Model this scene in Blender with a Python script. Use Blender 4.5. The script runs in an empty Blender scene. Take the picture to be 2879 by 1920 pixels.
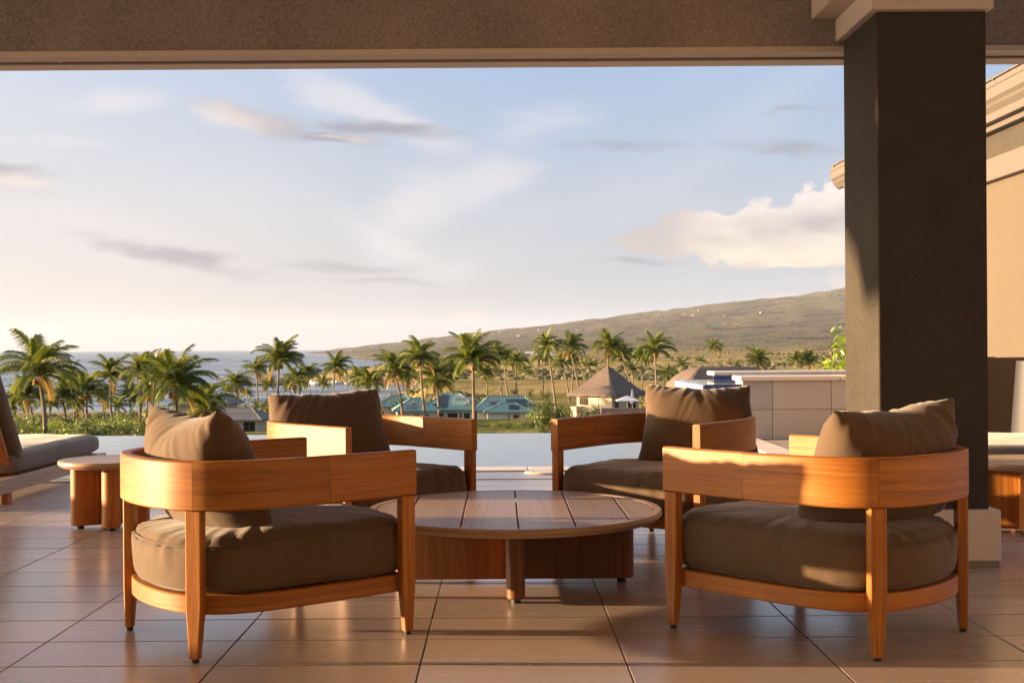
import bpy, bmesh, math, random
from mathutils import Vector, Matrix, noise as mnoise

R = math.radians
scene = bpy.context.scene
col = scene.collection
rnd = random.Random(7)

# ------------------------------------------------------------------ camera
CAM_H = 0.935
cam_data = bpy.data.cameras.new('camera')
cam_data.sensor_width = 36.0
cam_data.lens = 41.8
cam_data.shift_x = 0.0106
cam_data.shift_y = 0.0057
cam_data.clip_start = 0.05
cam_data.clip_end = 90000.0
cam = bpy.data.objects.new('camera', cam_data)
cam.location = (0, 0, CAM_H)
cam.rotation_euler = (R(90), 0.0065, 0)
col.objects.link(cam)
scene.camera = cam

# ------------------------------------------------------------------ light
EXPO = 2.2
SUN_AZ = R(2.5)          # forward of straight left
SUN_EL = R(5.3)
SUN_DIR = Vector((-math.cos(SUN_EL) * math.cos(SUN_AZ), math.cos(SUN_EL) * math.sin(SUN_AZ), math.sin(SUN_EL)))
scene.view_settings.view_transform = 'Standard'
scene.view_settings.look = 'None'
scene.view_settings.exposure = EXPO
scene.view_settings.gamma = 1.0
scene.view_settings.use_curve_mapping = False
scene.render.engine = 'CYCLES'
scene.cycles.use_denoising = True
try:
    scene.cycles.denoiser = 'OPENIMAGEDENOISE'
except Exception:
    pass
scene.cycles.max_bounces = 8
scene.cycles.diffuse_bounces = 5
scene.cycles.glossy_bounces = 3
scene.cycles.transparent_max_bounces = 8
scene.cycles.volume_bounces = 0
scene.cycles.sample_clamp_indirect = 6.0
scene.cycles.caustics_reflective = False
scene.cycles.caustics_refractive = False

sun_data = bpy.data.lights.new('sun', 'SUN')
sun_data.energy = 5.0
sun_data.angle = R(0.6)
sun_data.color = (1.0, 0.66, 0.36)
sun = bpy.data.objects.new('sun', sun_data)
sun.rotation_euler = SUN_DIR.to_track_quat('Z', 'Y').to_euler()
sun.location = (-20, 5, 10)
col.objects.link(sun)


def lin(r, g, b):
    def f(c):
        c /= 255.0
        return c / 12.92 if c <= 0.04045 else ((c + 0.055) / 1.055) ** 2.4
    return (f(r), f(g), f(b), 1.0)


class NG:
    """small helper to write node trees as expressions"""
    def __init__(self, nt):
        self.nt = nt

    def node(self, t, **kw):
        n = self.nt.nodes.new(t)
        for k, v in kw.items():
            setattr(n, k, v)
        return n

    def link(self, sock, v):
        if isinstance(v, bpy.types.NodeSocket):
            self.nt.links.new(v, sock)
        elif v is not None:
            sock.default_value = v

    def m(self, op, a, b=None, c=None, clamp=False):
        n = self.node('ShaderNodeMath', operation=op)
        n.use_clamp = clamp
        self.link(n.inputs[0], a)
        if b is not None:
            self.link(n.inputs[1], b)
        if c is not None:
            self.link(n.inputs[2], c)
        return n.outputs[0]

    def add(self, a, b): return self.m('ADD', a, b)
    def sub(self, a, b): return self.m('SUBTRACT', a, b)
    def mul(self, a, b): return self.m('MULTIPLY', a, b)

    def ss(self, x, lo, hi):
        n = self.node('ShaderNodeMapRange', interpolation_type='SMOOTHSTEP')
        self.link(n.inputs[0], x)
        n.inputs[1].default_value = lo
        n.inputs[2].default_value = hi
        n.inputs[3].default_value = 0.0
        n.inputs[4].default_value = 1.0
        return n.outputs[0]

    def vec(self, x, y, z=0.0):
        n = self.node('ShaderNodeCombineXYZ')
        self.link(n.inputs[0], x)
        self.link(n.inputs[1], y)
        self.link(n.inputs[2], z)
        return n.outputs[0]

    def sep(self, v):
        n = self.node('ShaderNodeSeparateXYZ')
        self.link(n.inputs[0], v)
        return n.outputs[0], n.outputs[1], n.outputs[2]

    def vm(self, op, a, b):
        n = self.node('ShaderNodeVectorMath', operation=op)
        self.link(n.inputs[0], a)
        self.link(n.inputs[1], b)
        return n.outputs[0]

    def noise(self, v, scale=1.0, detail=4.0, rough=0.55, dist=0.0, color=False):
        n = self.node('ShaderNodeTexNoise')
        self.link(n.inputs['Vector'], v)
        n.inputs['Scale'].default_value = scale
        n.inputs['Detail'].default_value = detail
        n.inputs['Roughness'].default_value = rough
        n.inputs['Distortion'].default_value = dist
        return n.outputs['Color'] if color else n.outputs['Fac']

    def mix(self, f, a, b, blend='MIX'):
        n = self.node('ShaderNodeMix', data_type='RGBA', blend_type=blend)
        self.link(n.inputs[0], f)
        self.link(n.inputs[6], a)
        self.link(n.inputs[7], b)
        return n.outputs[2]

    def ramp(self, f, stops, interp='LINEAR'):
        n = self.node('ShaderNodeValToRGB')
        n.color_ramp.interpolation = interp
        els = n.color_ramp.elements
        while len(els) < len(stops):
            els.new(0.5)
        for e, (p, c) in zip(els, stops):
            e.position = p
            e.color = c if len(c) == 4 else (*c, 1.0)
        self.link(n.inputs[0], f)
        return n.outputs[0]

    def bump(self, h, strength=0.2, dist=0.01):
        n = self.node('ShaderNodeBump')
        n.inputs['Strength'].default_value = strength
        n.inputs['Distance'].default_value = dist
        self.link(n.inputs['Height'], h)
        return n.outputs[0]


# ------------------------------------------------------------------ sky
world = bpy.data.worlds.new('World')
scene.world = world
world.use_nodes = True
world.cycles.sampling_method = 'MANUAL'
world.cycles.sample_map_resolution = 256
wt = world.node_tree
for n in list(wt.nodes):
    wt.nodes.remove(n)
g = NG(wt)
sky = g.node('ShaderNodeTexSky', sky_type='NISHITA')
sky.sun_disc = False
sky.sun_elevation = SUN_EL
sky.sun_rotation = math.atan2(SUN_DIR.x, SUN_DIR.y)
sky.altitude = 35
sky.air_density = 1.0
sky.dust_density = 1.6
sky.ozone_density = 1.5
SKY_K = 0.10
AUREOLE = 14.0
K = 1.0 / (2 ** EXPO) / SKY_K           # display colour -> scene radiance


def skyc(r, gg, b):
    c = lin(r, gg, b)
    return (c[0] * K, c[1] * K, c[2] * K, 1.0)


tc = g.node('ShaderNodeTexCoord')
dx, dy, dz = g.sep(tc.outputs['Generated'])
dyc = g.m('MAXIMUM', dy, 0.04)
su = g.m('DIVIDE', dx, dyc)
sv = g.m('DIVIDE', dz, dyc)
base = sky.outputs[0]
# thin high veil that whitens the blue everywhere, warmer towards the sun
elev = g.m('ARCSINE', dz)
vd = g.m('MAXIMUM', dz, 0.0)
px = g.m('DIVIDE', dx, g.add(vd, 0.22))
py = g.m('DIVIDE', dy, g.add(vd, 0.22))
sund = g.m('ADD', g.add(g.mul(dx, SUN_DIR.x), g.mul(dy, SUN_DIR.y)), g.mul(dz, SUN_DIR.z))
warm = g.ss(sund, -0.15, 0.75)
low = g.m('SUBTRACT', 1.0, g.ss(elev, 0.0, 0.30))
veil_hi = g.mix(warm, skyc(158, 186, 226), skyc(210, 219, 238))
veil_lo = g.mix(warm, skyc(190, 196, 207), skyc(250, 233, 219))
veil = g.mix(low, veil_hi, veil_lo)
VEIL = 0.90
c0 = g.mix(VEIL, base, veil)
# glow of the hazy air round the low sun (left of the frame)
aur = g.m('POWER', g.m('MAXIMUM', sund, 0.0), 9.0)
gl = skyc(255, 222, 184)
c0 = g.mix(1.0, c0, g.mix(aur, (0, 0, 0, 1), (gl[0] * AUREOLE, gl[1] * AUREOLE, gl[2] * AUREOLE, 1)), 'ADD')
# cirrus streaks
cn = g.noise(g.vec(g.mul(px, 0.55), g.mul(py, 0.32), 3.1), 1.6, 4, 0.6, 0.6)
cir = g.ss(cn, 0.46, 0.80)
c1 = g.mix(g.mul(cir, 0.42), c0, g.mix(low, skyc(226, 229, 238), skyc(236, 226, 222)))

kn = g.noise(g.vec(g.mul(su, 30.0), g.mul(sv, 40.0), 2.0), 1.0, 6, 0.60, 0.15)
kn2 = g.noise(g.vec(g.mul(su, 11.0), g.mul(sv, 22.0), 6.0), 1.0, 3, 0.55, 0.2)
wx = g.noise(g.vec(g.mul(su, 6.0), g.mul(sv, 18.0), 1.3), 1.0, 3, 0.6)
ud = g.add(su, g.mul(g.sub(wx, 0.5), 0.10))
vdv = g.add(sv, g.mul(g.sub(kn2, 0.5), 0.030))
fn = g.noise(g.vec(g.mul(su, 14.0), g.mul(sv, 60.0), 5.0), 1.0, 4, 0.62, 0.5)


vec_d = g.vec(ud, vdv, 0.0)
uk = g.add(su, g.mul(g.sub(kn, 0.5), 0.05))
vk = g.add(sv, g.mul(g.sub(kn2, 0.5), 0.024))
vec_k = g.vec(uk, vk, 0.0)


def blob(u0, v0, a, b, rot=0.0, vec=None):
    mp = g.node('ShaderNodeMapping', vector_type='TEXTURE')
    g.link(mp.inputs['Vector'], vec or vec_d)
    mp.inputs['Location'].default_value = (u0, v0, 0)
    mp.inputs['Rotation'].default_value = (0, 0, rot)
    mp.inputs['Scale'].default_value = (a, b, 1)
    dt = g.node('ShaderNodeVectorMath', operation='DOT_PRODUCT')
    wt.links.new(mp.outputs[0], dt.inputs[0])
    wt.links.new(mp.outputs[0], dt.inputs[1])
    return g.m('POWER', 0.3679, dt.outputs['Value'])


def union(l):
    o = l[0]
    for x in l[1:]:
        o = g.m('MAXIMUM', o, x)
    return o


ahead = g.ss(dy, 0.05, 0.2)
# soft white wisps
wisp = union([blob(-0.060, 0.122, 0.060, 0.032, 0.45), blob(-0.015, 0.140, 0.060, 0.026, 0.25),
              blob(-0.085, 0.085, 0.060, 0.020, -0.45), blob(-0.105, 0.200, 0.100, 0.016, -0.40),
              g.mul(blob(-0.335, 0.208, 0.055, 0.013, 0.06), 0.95), g.mul(blob(-0.37, 0.176, 0.045, 0.005, 0.03), 0.8),
              g.mul(blob(0.045, 0.190, 0.045, 0.022, 0.3), 0.6), g.mul(blob(-0.36, 0.10, 0.16, 0.035, -0.15), 0.6)])
wispm = g.mul(g.ss(g.add(wisp, g.mul(g.sub(fn, 0.5), 0.55)), 0.12, 1.05), ahead)
c2 = g.mix(g.mul(wispm, 0.66), c1, skyc(238, 232, 234))
# flat grey-mauve stratus streaks
gs = union([blob(-0.208, 0.192, 0.062, 0.019, -0.22), blob(-0.115, 0.1855, 0.098, 0.0085, -0.03), g.mul(blob(-0.150, 0.175, 0.050, 0.0065, -0.12), 0.95),
            blob(-0.425, 0.149, 0.070, 0.016, -0.10),
            g.mul(blob(-0.270, 0.076, 0.112, 0.0115, -0.17), 0.86), g.mul(blob(-0.125, 0.067, 0.08, 0.0045, -0.10), 0.66), g.mul(blob(-0.10, 0.055, 0.07, 0.0035, -0.10), 0.6),
            g.mul(blob(0.105, 0.166, 0.055, 0.0075, 0.02), 0.68), g.mul(blob(0.235, 0.166, 0.075, 0.009, 0.0), 0.74),
            g.mul(blob(0.25, 0.199, 0.06, 0.005, 0.0), 0.66), g.mul(blob(0.125, 0.073, 0.050, 0.0045, -0.03), 0.75)])
gsm = g.mul(g.ss(g.add(gs, g.mul(g.sub(fn, 0.5), 1.25)), 0.24, 1.05), ahead)
lit_side = g.m('MAXIMUM', blob(-0.250, 0.188, 0.055, 0.03), blob(-0.405, 0.141, 0.06, 0.010))
gcol = g.mix(g.m('MAXIMUM', g.mul(lit_side, 1.0), g.mul(g.ss(fn, 0.54, 0.80), 0.8)), skyc(164, 163, 174), skyc(248, 232, 222))
c3 = g.mix(g.mul(gsm, 0.88), c2, gcol)
# the cumulus over the hillside, and small puffs near the horizon
cu = union([blob(0.250, 0.088, 0.085, 0.034, 0.0, vec_k), blob(0.300, 0.112, 0.070, 0.036, 0.2, vec_k),
            g.mul(blob(0.165, 0.096, 0.060, 0.018, 0.1, vec_k), 0.92), blob(0.37, 0.115, 0.08, 0.045, 0.1, vec_k), g.mul(blob(0.135, 0.090, 0.05, 0.007, 0.0, vec_k), 0.8)])
puff = union([blob(-0.030, 0.025, 0.030, 0.009, 0.15, vec_k), blob(-0.105, 0.021, 0.020, 0.006, 0.0, vec_k),
              blob(0.235, 0.041, 0.035, 0.006, 0.08, vec_k), blob(0.29, 0.055, 0.018, 0.012, 0.0, vec_k)])
flat = g.ss(g.add(sv, g.mul(g.sub(kn2, 0.5), 0.012)), 0.056, 0.072)
cum = g.mul(g.ss(g.add(g.mul(cu, flat), g.mul(g.sub(kn, 0.5), 1.15)), 0.32, 0.47), ahead)
pum = g.mul(g.ss(g.add(puff, g.mul(g.sub(kn, 0.5), 1.5)), 0.45, 1.1), ahead)
band = blob(0.27, 0.107, 0.16, 0.012, 0.12)
shade = g.m('MAXIMUM', g.mul(g.mul(band, 0.9), g.ss(kn2, 0.30, 0.6)), g.mul(g.m('SUBTRACT', 1.0, g.ss(sv, 0.058, 0.076)), g.ss(kn, 0.35, 0.6)))
shade = g.m('MAXIMUM', shade, g.mul(g.m('SUBTRACT', 1.0, g.ss(su, 0.13, 0.20)), 0.8))
kcol = g.mix(shade, g.mix(g.ss(sv, 0.07, 0.125), skyc(255, 240, 214), skyc(255, 243, 234)), skyc(190, 181, 184))
kcol = g.mix(g.mul(g.ss(kn, 0.42, 0.66), 0.35), kcol, skyc(214, 202, 200))
c4 = g.mix(g.mul(cum, 0.97), c3, kcol)
c5 = g.mix(g.mul(pum, 0.42), c4, skyc(246, 226, 214))
bg = g.node('ShaderNodeBackground')
g.link(bg.inputs[0], c5)
bg.inputs[1].default_value = SKY_K
wo = g.node('ShaderNodeOutputWorld')
wt.links.new(bg.outputs[0], wo.inputs[0])

# ------------------------------------------------------------------ helpers
def tag(o, label=None, cat=None, group=None, kind=None):
    if label: o['label'] = label
    if cat: o['category'] = cat
    if group: o['group'] = group
    if kind: o['kind'] = kind
    return o


def empty(name, loc=(0, 0, 0), rz=0.0, parent=None):
    o = bpy.data.objects.new(name, None)
    o.empty_display_size = 0.1
    o.location = loc
    o.rotation_euler = (0, 0, rz)
    col.objects.link(o)
    if parent: o.parent = parent
    return o


def add_obj(name, me, parent=None, loc=None, rot=None):
    o = bpy.data.objects.new(name, me)
    col.objects.link(o)
    if parent: o.parent = parent
    if loc is not None: o.location = loc
    if rot is not None: o.rotation_euler = rot
    return o


def finish(bm, mat, smooth=False, grain=None, name='mesh', uvdone=False, angle=35):
    """bmesh -> mesh with a metre-scaled UV map, u running along the grain axis"""
    bm.normal_update()
    if not uvdone:
        uvl = bm.loops.layers.uv.verify()
        ax = {'x': 0, 'y': 1, 'z': 2}.get(grain or 'x')
        for f in bm.faces:
            n = f.normal
            other = [i for i in range(3) if i != ax]
            k = max(other, key=lambda i: abs(n[i]))
            vax = other[0] if k == other[1] else other[1]
            off = 3.7 * k
            for l in f.loops:
                co = l.vert.co
                l[uvl].uv = (co[ax], co[vax] + off)
    me = bpy.data.meshes.new(name)
    bm.to_mesh(me)
    bm.free()
    if mat: me.materials.append(mat)
    if smooth:
        for p in me.polygons: p.use_smooth = True
        if angle:
            try:
                me.set_sharp_from_angle(angle=R(angle))
            except Exception:
                pass
    return me


def bm_box(bm, x0, x1, y0, y1, z0, z1, bev=0.0, seg=1):
    vs = [bm.verts.new(p) for p in ((x0, y0, z0), (x1, y0, z0), (x1, y1, z0), (x0, y1, z0),
                                    (x0, y0, z1), (x1, y0, z1), (x1, y1, z1), (x0, y1, z1))]
    fs = [bm.faces.new([vs[i] for i in q]) for q in ((3, 2, 1, 0), (4, 5, 6, 7), (0, 1, 5, 4), (1, 2, 6, 5), (2, 3, 7, 6), (3, 0, 4, 7))]
    if bev > 0:
        ed = list({e for f in fs for e in f.edges})
        bmesh.ops.bevel(bm, geom=ed, offset=bev, segments=seg, affect='EDGES', profile=0.5)
    return vs


def box(name, x0, x1, y0, y1, z0, z1, mat, parent=None, bev=0.0, grain='x', seg=1, loc=None, rot=None):
    bm = bmesh.new()
    bm_box(bm, x0, x1, y0, y1, z0, z1, bev, seg)
    return add_obj(name, finish(bm, mat, grain=grain, smooth=False, name=name), parent, loc, rot)


def bm_rings(bm, rings, cap0=True, cap1=True, closed=True):
    """loft through rings of equal length (lists of points)"""
    vr = [[bm.verts.new(p) for p in r] for r in rings]
    n = len(vr[0])
    for a, b in zip(vr[:-1], vr[1:]):
        for i in range(n if closed else n - 1):
            j = (i + 1) % n
            bm.faces.new((a[i], a[j], b[j], b[i]))
    if cap0: bm.faces.new(list(reversed(vr[0])))
    if cap1: bm.faces.new(vr[-1])
    return vr


def tube(bm, pts, rad, n=8, cap=True):
    rings = []
    pts = [Vector(p) for p in pts]
    for i, p in enumerate(pts):
        t = (pts[min(i + 1, len(pts) - 1)] - pts[max(i - 1, 0)]).normalized()
        a = t.cross(Vector((0, 0, 1)))
        if a.length < 1e-3: a = t.cross(Vector((1, 0, 0)))
        a.normalize()
        b = a.cross(t).normalized()
        r = rad[i] if isinstance(rad, (list, tuple)) else rad
        rings.append([p + a * (r * math.cos(2 * math.pi * k / n)) - b * (r * math.sin(2 * math.pi * k / n)) for k in range(n)])
    bm_rings(bm, rings, cap, cap)


def cyl(name, r, z0, z1, mat, parent=None, n=24, loc=None, bev=0.0, r2=None):
    bm = bmesh.new()
    r2 = r if r2 is None else r2
    def ring(rr, z): return [(rr * math.cos(2 * math.pi * k / n), rr * math.sin(2 * math.pi * k / n), z) for k in range(n)]
    rs = [ring(r - bev, z0), ring(r, z0 + bev), ring(r2, z1 - bev), ring(r2 - bev, z1)] if bev else [ring(r, z0), ring(r2, z1)]
    bm_rings(bm, rs)
    return add_obj(name, finish(bm, mat, smooth=True, grain='z', name=name), parent, loc)


def offset_poly(pts, d):
    """offset a closed CCW polygon inward by d along averaged normals"""
    n = len(pts)
    out = []
    for i in range(n):
        a = Vector(pts[i - 1]); b = Vector(pts[(i + 1) % n])
        t = (b - a)
        t.normalize()
        out.append((pts[i][0] - t.y * d, pts[i][1] + t.x * d))
    return out


def prism(name, poly, z0, z1, mat, parent=None, bev=0.003, grain='x', smooth=True, loc=None, rot=None):
    bm = bmesh.new()
    if bev:
        inn = offset_poly(poly, bev)
        rings = [[(x, y, z0) for x, y in inn], [(x, y, z0 + bev) for x, y in poly],
                 [(x, y, z1 - bev) for x, y in poly], [(x, y, z1) for x, y in inn]]
    else:
        rings = [[(x, y, z0) for x, y in poly], [(x, y, z1) for x, y in poly]]
    bm_rings(bm, rings)
    return add_obj(name, finish(bm, mat, smooth=smooth, grain=grain, name=name), parent, loc, rot)


# ------------------------------------------------------------------ materials
def new_mat(name):
    m = bpy.data.materials.new(name)
    m.use_nodes = True
    nt = m.node_tree
    b = nt.nodes['Principled BSDF']
    return m, NG(nt), b


def plain(name, c, rough=0.6, spec=0.5, metal=0.0, var=0.12, scale=3.0, bump=0.0, bscale=60.0):
    m, g, b = new_mat(name)
    tcn = g.node('ShaderNodeTexCoord')
    f = g.noise(tcn.outputs['Object'], scale, 5, 0.6)
    lo = tuple(x * (1 - var) for x in c)
    hi = tuple(min(1, x * (1 + var)) for x in c)
    g.link(b.inputs['Base Color'], g.mix(f, (*lo, 1), (*hi, 1)))
    b.inputs['Roughness'].default_value = rough
    b.inputs['Specular IOR Level'].default_value = spec
    b.inputs['Metallic'].default_value = metal
    if bump:
        f2 = g.noise(tcn.outputs['Object'], bscale, 4, 0.6)
        g.link(b.inputs['Normal'], g.bump(f2, bump, 0.01))
    return m


def wood(name, dark, mid, light, rough=0.42, bump=0.12, spec=0.4):
    m, g, b = new_mat(name)
    uv = g.node('ShaderNodeUVMap')
    oi = g.node('ShaderNodeObjectInfo')
    ux, uy, uz = g.sep(uv.outputs[0])
    r = g.mul(oi.outputs['Random'], 43.0)
    ux = g.add(ux, r)
    uy2 = g.add(uy, g.mul(oi.outputs['Random'], 17.0))
    warp = g.noise(g.vec(g.mul(ux, 1.6), g.mul(uy2, 7.0), r), 1.0, 3, 0.5)
    yw = g.add(uy2, g.mul(warp, 0.075))
    rings = g.noise(g.vec(g.mul(ux, 0.7), g.mul(yw, 62.0), r), 1.0, 3, 0.55)
    fib = g.noise(g.vec(g.mul(ux, 9.0), g.mul(uy2, 420.0), r), 1.0, 3, 0.6)
    broad = g.noise(g.vec(g.mul(ux, 1.1), g.mul(uy2, 5.0), g.add(r, 9.0)), 1.0, 3, 0.5)
    f = g.add(g.add(g.mul(rings, 0.50), g.mul(fib, 0.36)), g.mul(broad, 0.36))
    c = g.ramp(f, [(0.43, dark), (0.60, mid), (0.79, light)])
    tint = g.ramp(oi.outputs['Random'], [(0.0, (0.82, 0.80, 0.76)), (0.5, (1.0, 0.99, 0.97)), (1.0, (1.10, 1.04, 0.98))])
    c = g.mix(1.0, c, tint, 'MULTIPLY')
    knot = g.ss(g.noise(g.vec(g.mul(ux, 5.0), g.mul(uy2, 14.0), g.add(r, 3.0)), 1.0, 2, 0.4), 0.72, 0.80)
    c = g.mix(g.mul(knot, 0.55), c, (*[x * 0.55 for x in dark], 1))
    g.link(b.inputs['Base Color'], c)
    g.link(b.inputs['Roughness'], g.add(rough - 0.08, g.mul(fib, 0.18)))
    b.inputs['Specular IOR Level'].default_value = spec
    g.link(b.inputs['Normal'], g.bump(g.add(g.mul(rings, 0.5), fib), bump, 0.002))
    return m


TEAK = wood('teak', (0.150, 0.046, 0.006), (0.310, 0.116, 0.017), (0.46, 0.205, 0.040), rough=0.45)
TEAK_TOP = wood('weathered_teak', (0.26, 0.170, 0.112), (0.37, 0.260, 0.180), (0.46, 0.34, 0.25), rough=0.36)
TEAK_DARK = wood('dark_teak', (0.11, 0.040, 0.012), (0.18, 0.070, 0.022), (0.25, 0.108, 0.038))


def fabric(name, c, sheen=0.25):
    m, g, b = new_mat(name)
    tcn = g.node('ShaderNodeTexCoord')
    ob = tcn.outputs['Object']
    x, y, z = g.sep(ob)
    big = g.noise(ob, 5.0, 4, 0.6)
    w1 = g.noise(g.vec(g.mul(x, 900.0), g.mul(y, 900.0), g.mul(z, 120.0)), 1.0, 2, 0.5)
    w2 = g.noise(g.vec(g.mul(x, 120.0), g.mul(y, 120.0), g.mul(z, 900.0)), 1.0, 2, 0.5)
    w = g.add(g.mul(w1, 0.5), g.mul(w2, 0.5))
    f = g.add(g.mul(big, 0.5), g.mul(w, 0.6))
    lo = tuple(v * 0.72 for v in c)
    hi = tuple(v * 1.22 for v in c)
    g.link(b.inputs['Base Color'], g.ramp(f, [(0.3, lo), (0.8, hi)]))
    b.inputs['Roughness'].default_value = 0.88
    b.inputs['Specular IOR Level'].default_value = 0.2
    b.inputs['Sheen Weight'].default_value = sheen
    b.inputs['Sheen Roughness'].default_value = 0.45
    g.link(b.inputs['Normal'], g.bump(w, 0.25, 0.002))
    return m


TAUPE = fabric('taupe_canvas', (0.105, 0.071, 0.045))
GREY_CANVAS = fabric('grey_canvas', (0.165, 0.128, 0.103))
THREAD = plain('seam_thread', (0.10, 0.068, 0.044), 0.8)
BLACK_RUBBER = plain('black_rubber', (0.012, 0.011, 0.010), 0.6)


def stucco(name, c, bump=0.6, scale=130.0, speck=0.35):
    m, g, b = new_mat(name)
    tcn = g.node('ShaderNodeTexCoord')
    ob = tcn.outputs['Object']
    n1 = g.noise(ob, scale, 5, 0.7)
    n2 = g.noise(ob, scale * 2.7, 3, 0.6)
    n3 = g.noise(ob, 2.5, 4, 0.6)
    f = g.add(g.add(g.mul(n1, 0.6), g.mul(n2, 0.3)), g.mul(n3, 0.25))
    lo = tuple(v * (1 - speck) for v in c)
    hi = tuple(v * (1 + speck) for v in c)
    g.link(b.inputs['Base Color'], g.ramp(f, [(0.36, lo), (0.78, hi)]))
    b.inputs['Roughness'].default_value = 0.93
    b.inputs['Specular IOR Level'].default_value = 0.15
    g.link(b.inputs['Normal'], g.bump(g.add(n1, g.mul(n2, 0.5)), bump, 0.006))
    return m


STUCCO_DARK = stucco('taupe_stucco', (0.060, 0.053, 0.044), 0.9, 120.0, 0.6)
STUCCO_BEAM = stucco('brown_stucco', (0.30, 0.268, 0.255), 0.9, 95.0, 0.6)
STUCCO_WALL = stucco('sand_stucco', (0.105, 0.088, 0.068), 0.35, 90.0, 0.12)
TRIM = plain('painted_trim', (0.60, 0.54, 0.48), 0.5, 0.4, var=0.05, scale=8, bump=0.05, bscale=90)
WING_TRIM = plain('wing_trim_paint', (0.105, 0.094, 0.082), 0.55, 0.4, var=0.05, scale=6)
CREAM = plain('cream_paint', (0.62, 0.54, 0.44), 0.55, 0.4, var=0.05, scale=6)
CEIL = plain('ceiling_boards_paint', (0.74, 0.66, 0.57), 0.6, 0.3, var=0.06)
GROUT = plain('grout', (0.045, 0.036, 0.032), 0.9)


def tile_mat(name, lo, hi, rough=0.22, ax=0):
    m, g, b = new_mat(name)
    tcn = g.node('ShaderNodeTexCoord')
    oi = g.node('ShaderNodeObjectInfo')
    x, y, z = g.sep(tcn.outputs['Object'])
    if ax: x, y = x, z
    r = g.mul(oi.outputs['Random'], 57.0)
    st = g.noise(g.vec(g.add(g.mul(x, 1.3), r), g.mul(y, 70.0), r), 1.0, 4, 0.6, 0.3)
    fi = g.noise(g.vec(g.add(g.mul(x, 5.0), r), g.mul(y, 300.0), r), 1.0, 3, 0.6)
    bd = g.noise(g.vec(g.add(g.mul(x, 1.0), r), g.mul(y, 9.0), g.add(r, 4.0)), 1.0, 3, 0.5)
    f = g.add(g.add(g.mul(st, 0.38), g.mul(fi, 0.30)), g.mul(bd, 0.35))
    geo = g.node('ShaderNodeNewGeometry')
    dirt = g.noise(geo.outputs['Position'], 1.1, 5, 0.65)
    scuff = g.noise(geo.outputs['Position'], 7.0, 4, 0.7)
    c = g.ramp(f, [(0.30, lo), (0.85, hi)])
    c = g.mix(g.mul(g.ss(dirt, 0.45, 0.75), 0.18), c, (lo[0] * .80, lo[1] * .80, lo[2] * .80, 1))
    tint = g.ramp(oi.outputs['Random'], [(0.0, (0.84, 0.84, 0.86)), (1.0, (1.10, 1.08, 1.05))])
    c = g.mix(1.0, c, tint, 'MULTIPLY')
    g.link(b.inputs['Base Color'], c)
    g.link(b.inputs['Roughness'], g.add(g.add(rough - 0.14, g.mul(st, 0.10)), g.add(g.mul(dirt, 0.16), g.mul(scuff, 0.08))))
    b.inputs['Specular IOR Level'].default_value = 0.75
    g.link(b.inputs['Normal'], g.bump(g.add(st, g.mul(fi, 0.6)), 0.05, 0.0012))
    return m


TILE = tile_mat('wood_look_porcelain', (0.38, 0.308, 0.266), (0.500, 0.418, 0.368))
TILE_WALL = tile_mat('wall_porcelain', (0.38, 0.335, 0.312), (0.51, 0.460, 0.430), 0.5, 1)
COPING = plain('beige_coping_stone', (0.70, 0.60, 0.49), 0.55, 0.4, var=0.10, scale=10, bump=0.08, bscale=70)


def water_mat(name, c, rough, ws, bstr, stretch=(1, 1)):
    m, g, b = new_mat(name)
    tcn = g.node('ShaderNodeTexCoord')
    x, y, z = g.sep(tcn.outputs['Object'])
    v = g.vec(g.mul(x, stretch[0]), g.mul(y, stretch[1]), 0.0)
    n1 = g.noise(v, ws, 4, 0.6)
    b.inputs['Base Color'].default_value = (*c, 1)
    b.inputs['Roughness'].default_value = rough
    b.inputs['IOR'].default_value = 1.333
    b.inputs['Specular IOR Level'].default_value = 0.5
    g.link(b.inputs['Normal'], g.bump(n1, bstr, 0.05))
    return m, g, b


POOL, _, _ = water_mat('pool_water', (0.13, 0.20, 0.26), 0.03, 2.6, 0.05)


def mosaic(name, c1, c2, c3, rough=0.12):
    m, g, b = new_mat(name)
    tcn = g.node('ShaderNodeTexCoord')
    x, y, z = g.sep(tcn.outputs['Object'])
    br = g.node('ShaderNodeTexBrick')
    g.link(br.inputs['Vector'], g.vec(g.add(x, y), z, 0.0))
    br.offset = 0.5
    br.inputs['Color1'].default_value = (*c1, 1)
    br.inputs['Color2'].default_value = (*c2, 1)
    br.inputs['Mortar'].default_value = (*c3, 1)
    br.inputs['Scale'].default_value = 1.0
    br.inputs['Mortar Size'].default_value = 0.004
    br.inputs['Brick Width'].default_value = 0.050
    br.inputs['Row Height'].default_value = 0.025
    g.link(b.inputs['Base Color'], br.outputs['Color'])
    b.inputs['Roughness'].default_value = rough
    return m


MOSAIC = mosaic('blue_glass_mosaic', (0.020, 0.035, 0.16), (0.045, 0.075, 0.28), (0.09, 0.10, 0.16))
MOSAIC_PALE = mosaic('pale_blue_glass_mosaic', (0.04, 0.065, 0.22), (0.12, 0.17, 0.38), (0.30, 0.33, 0.40), 0.35)

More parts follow.
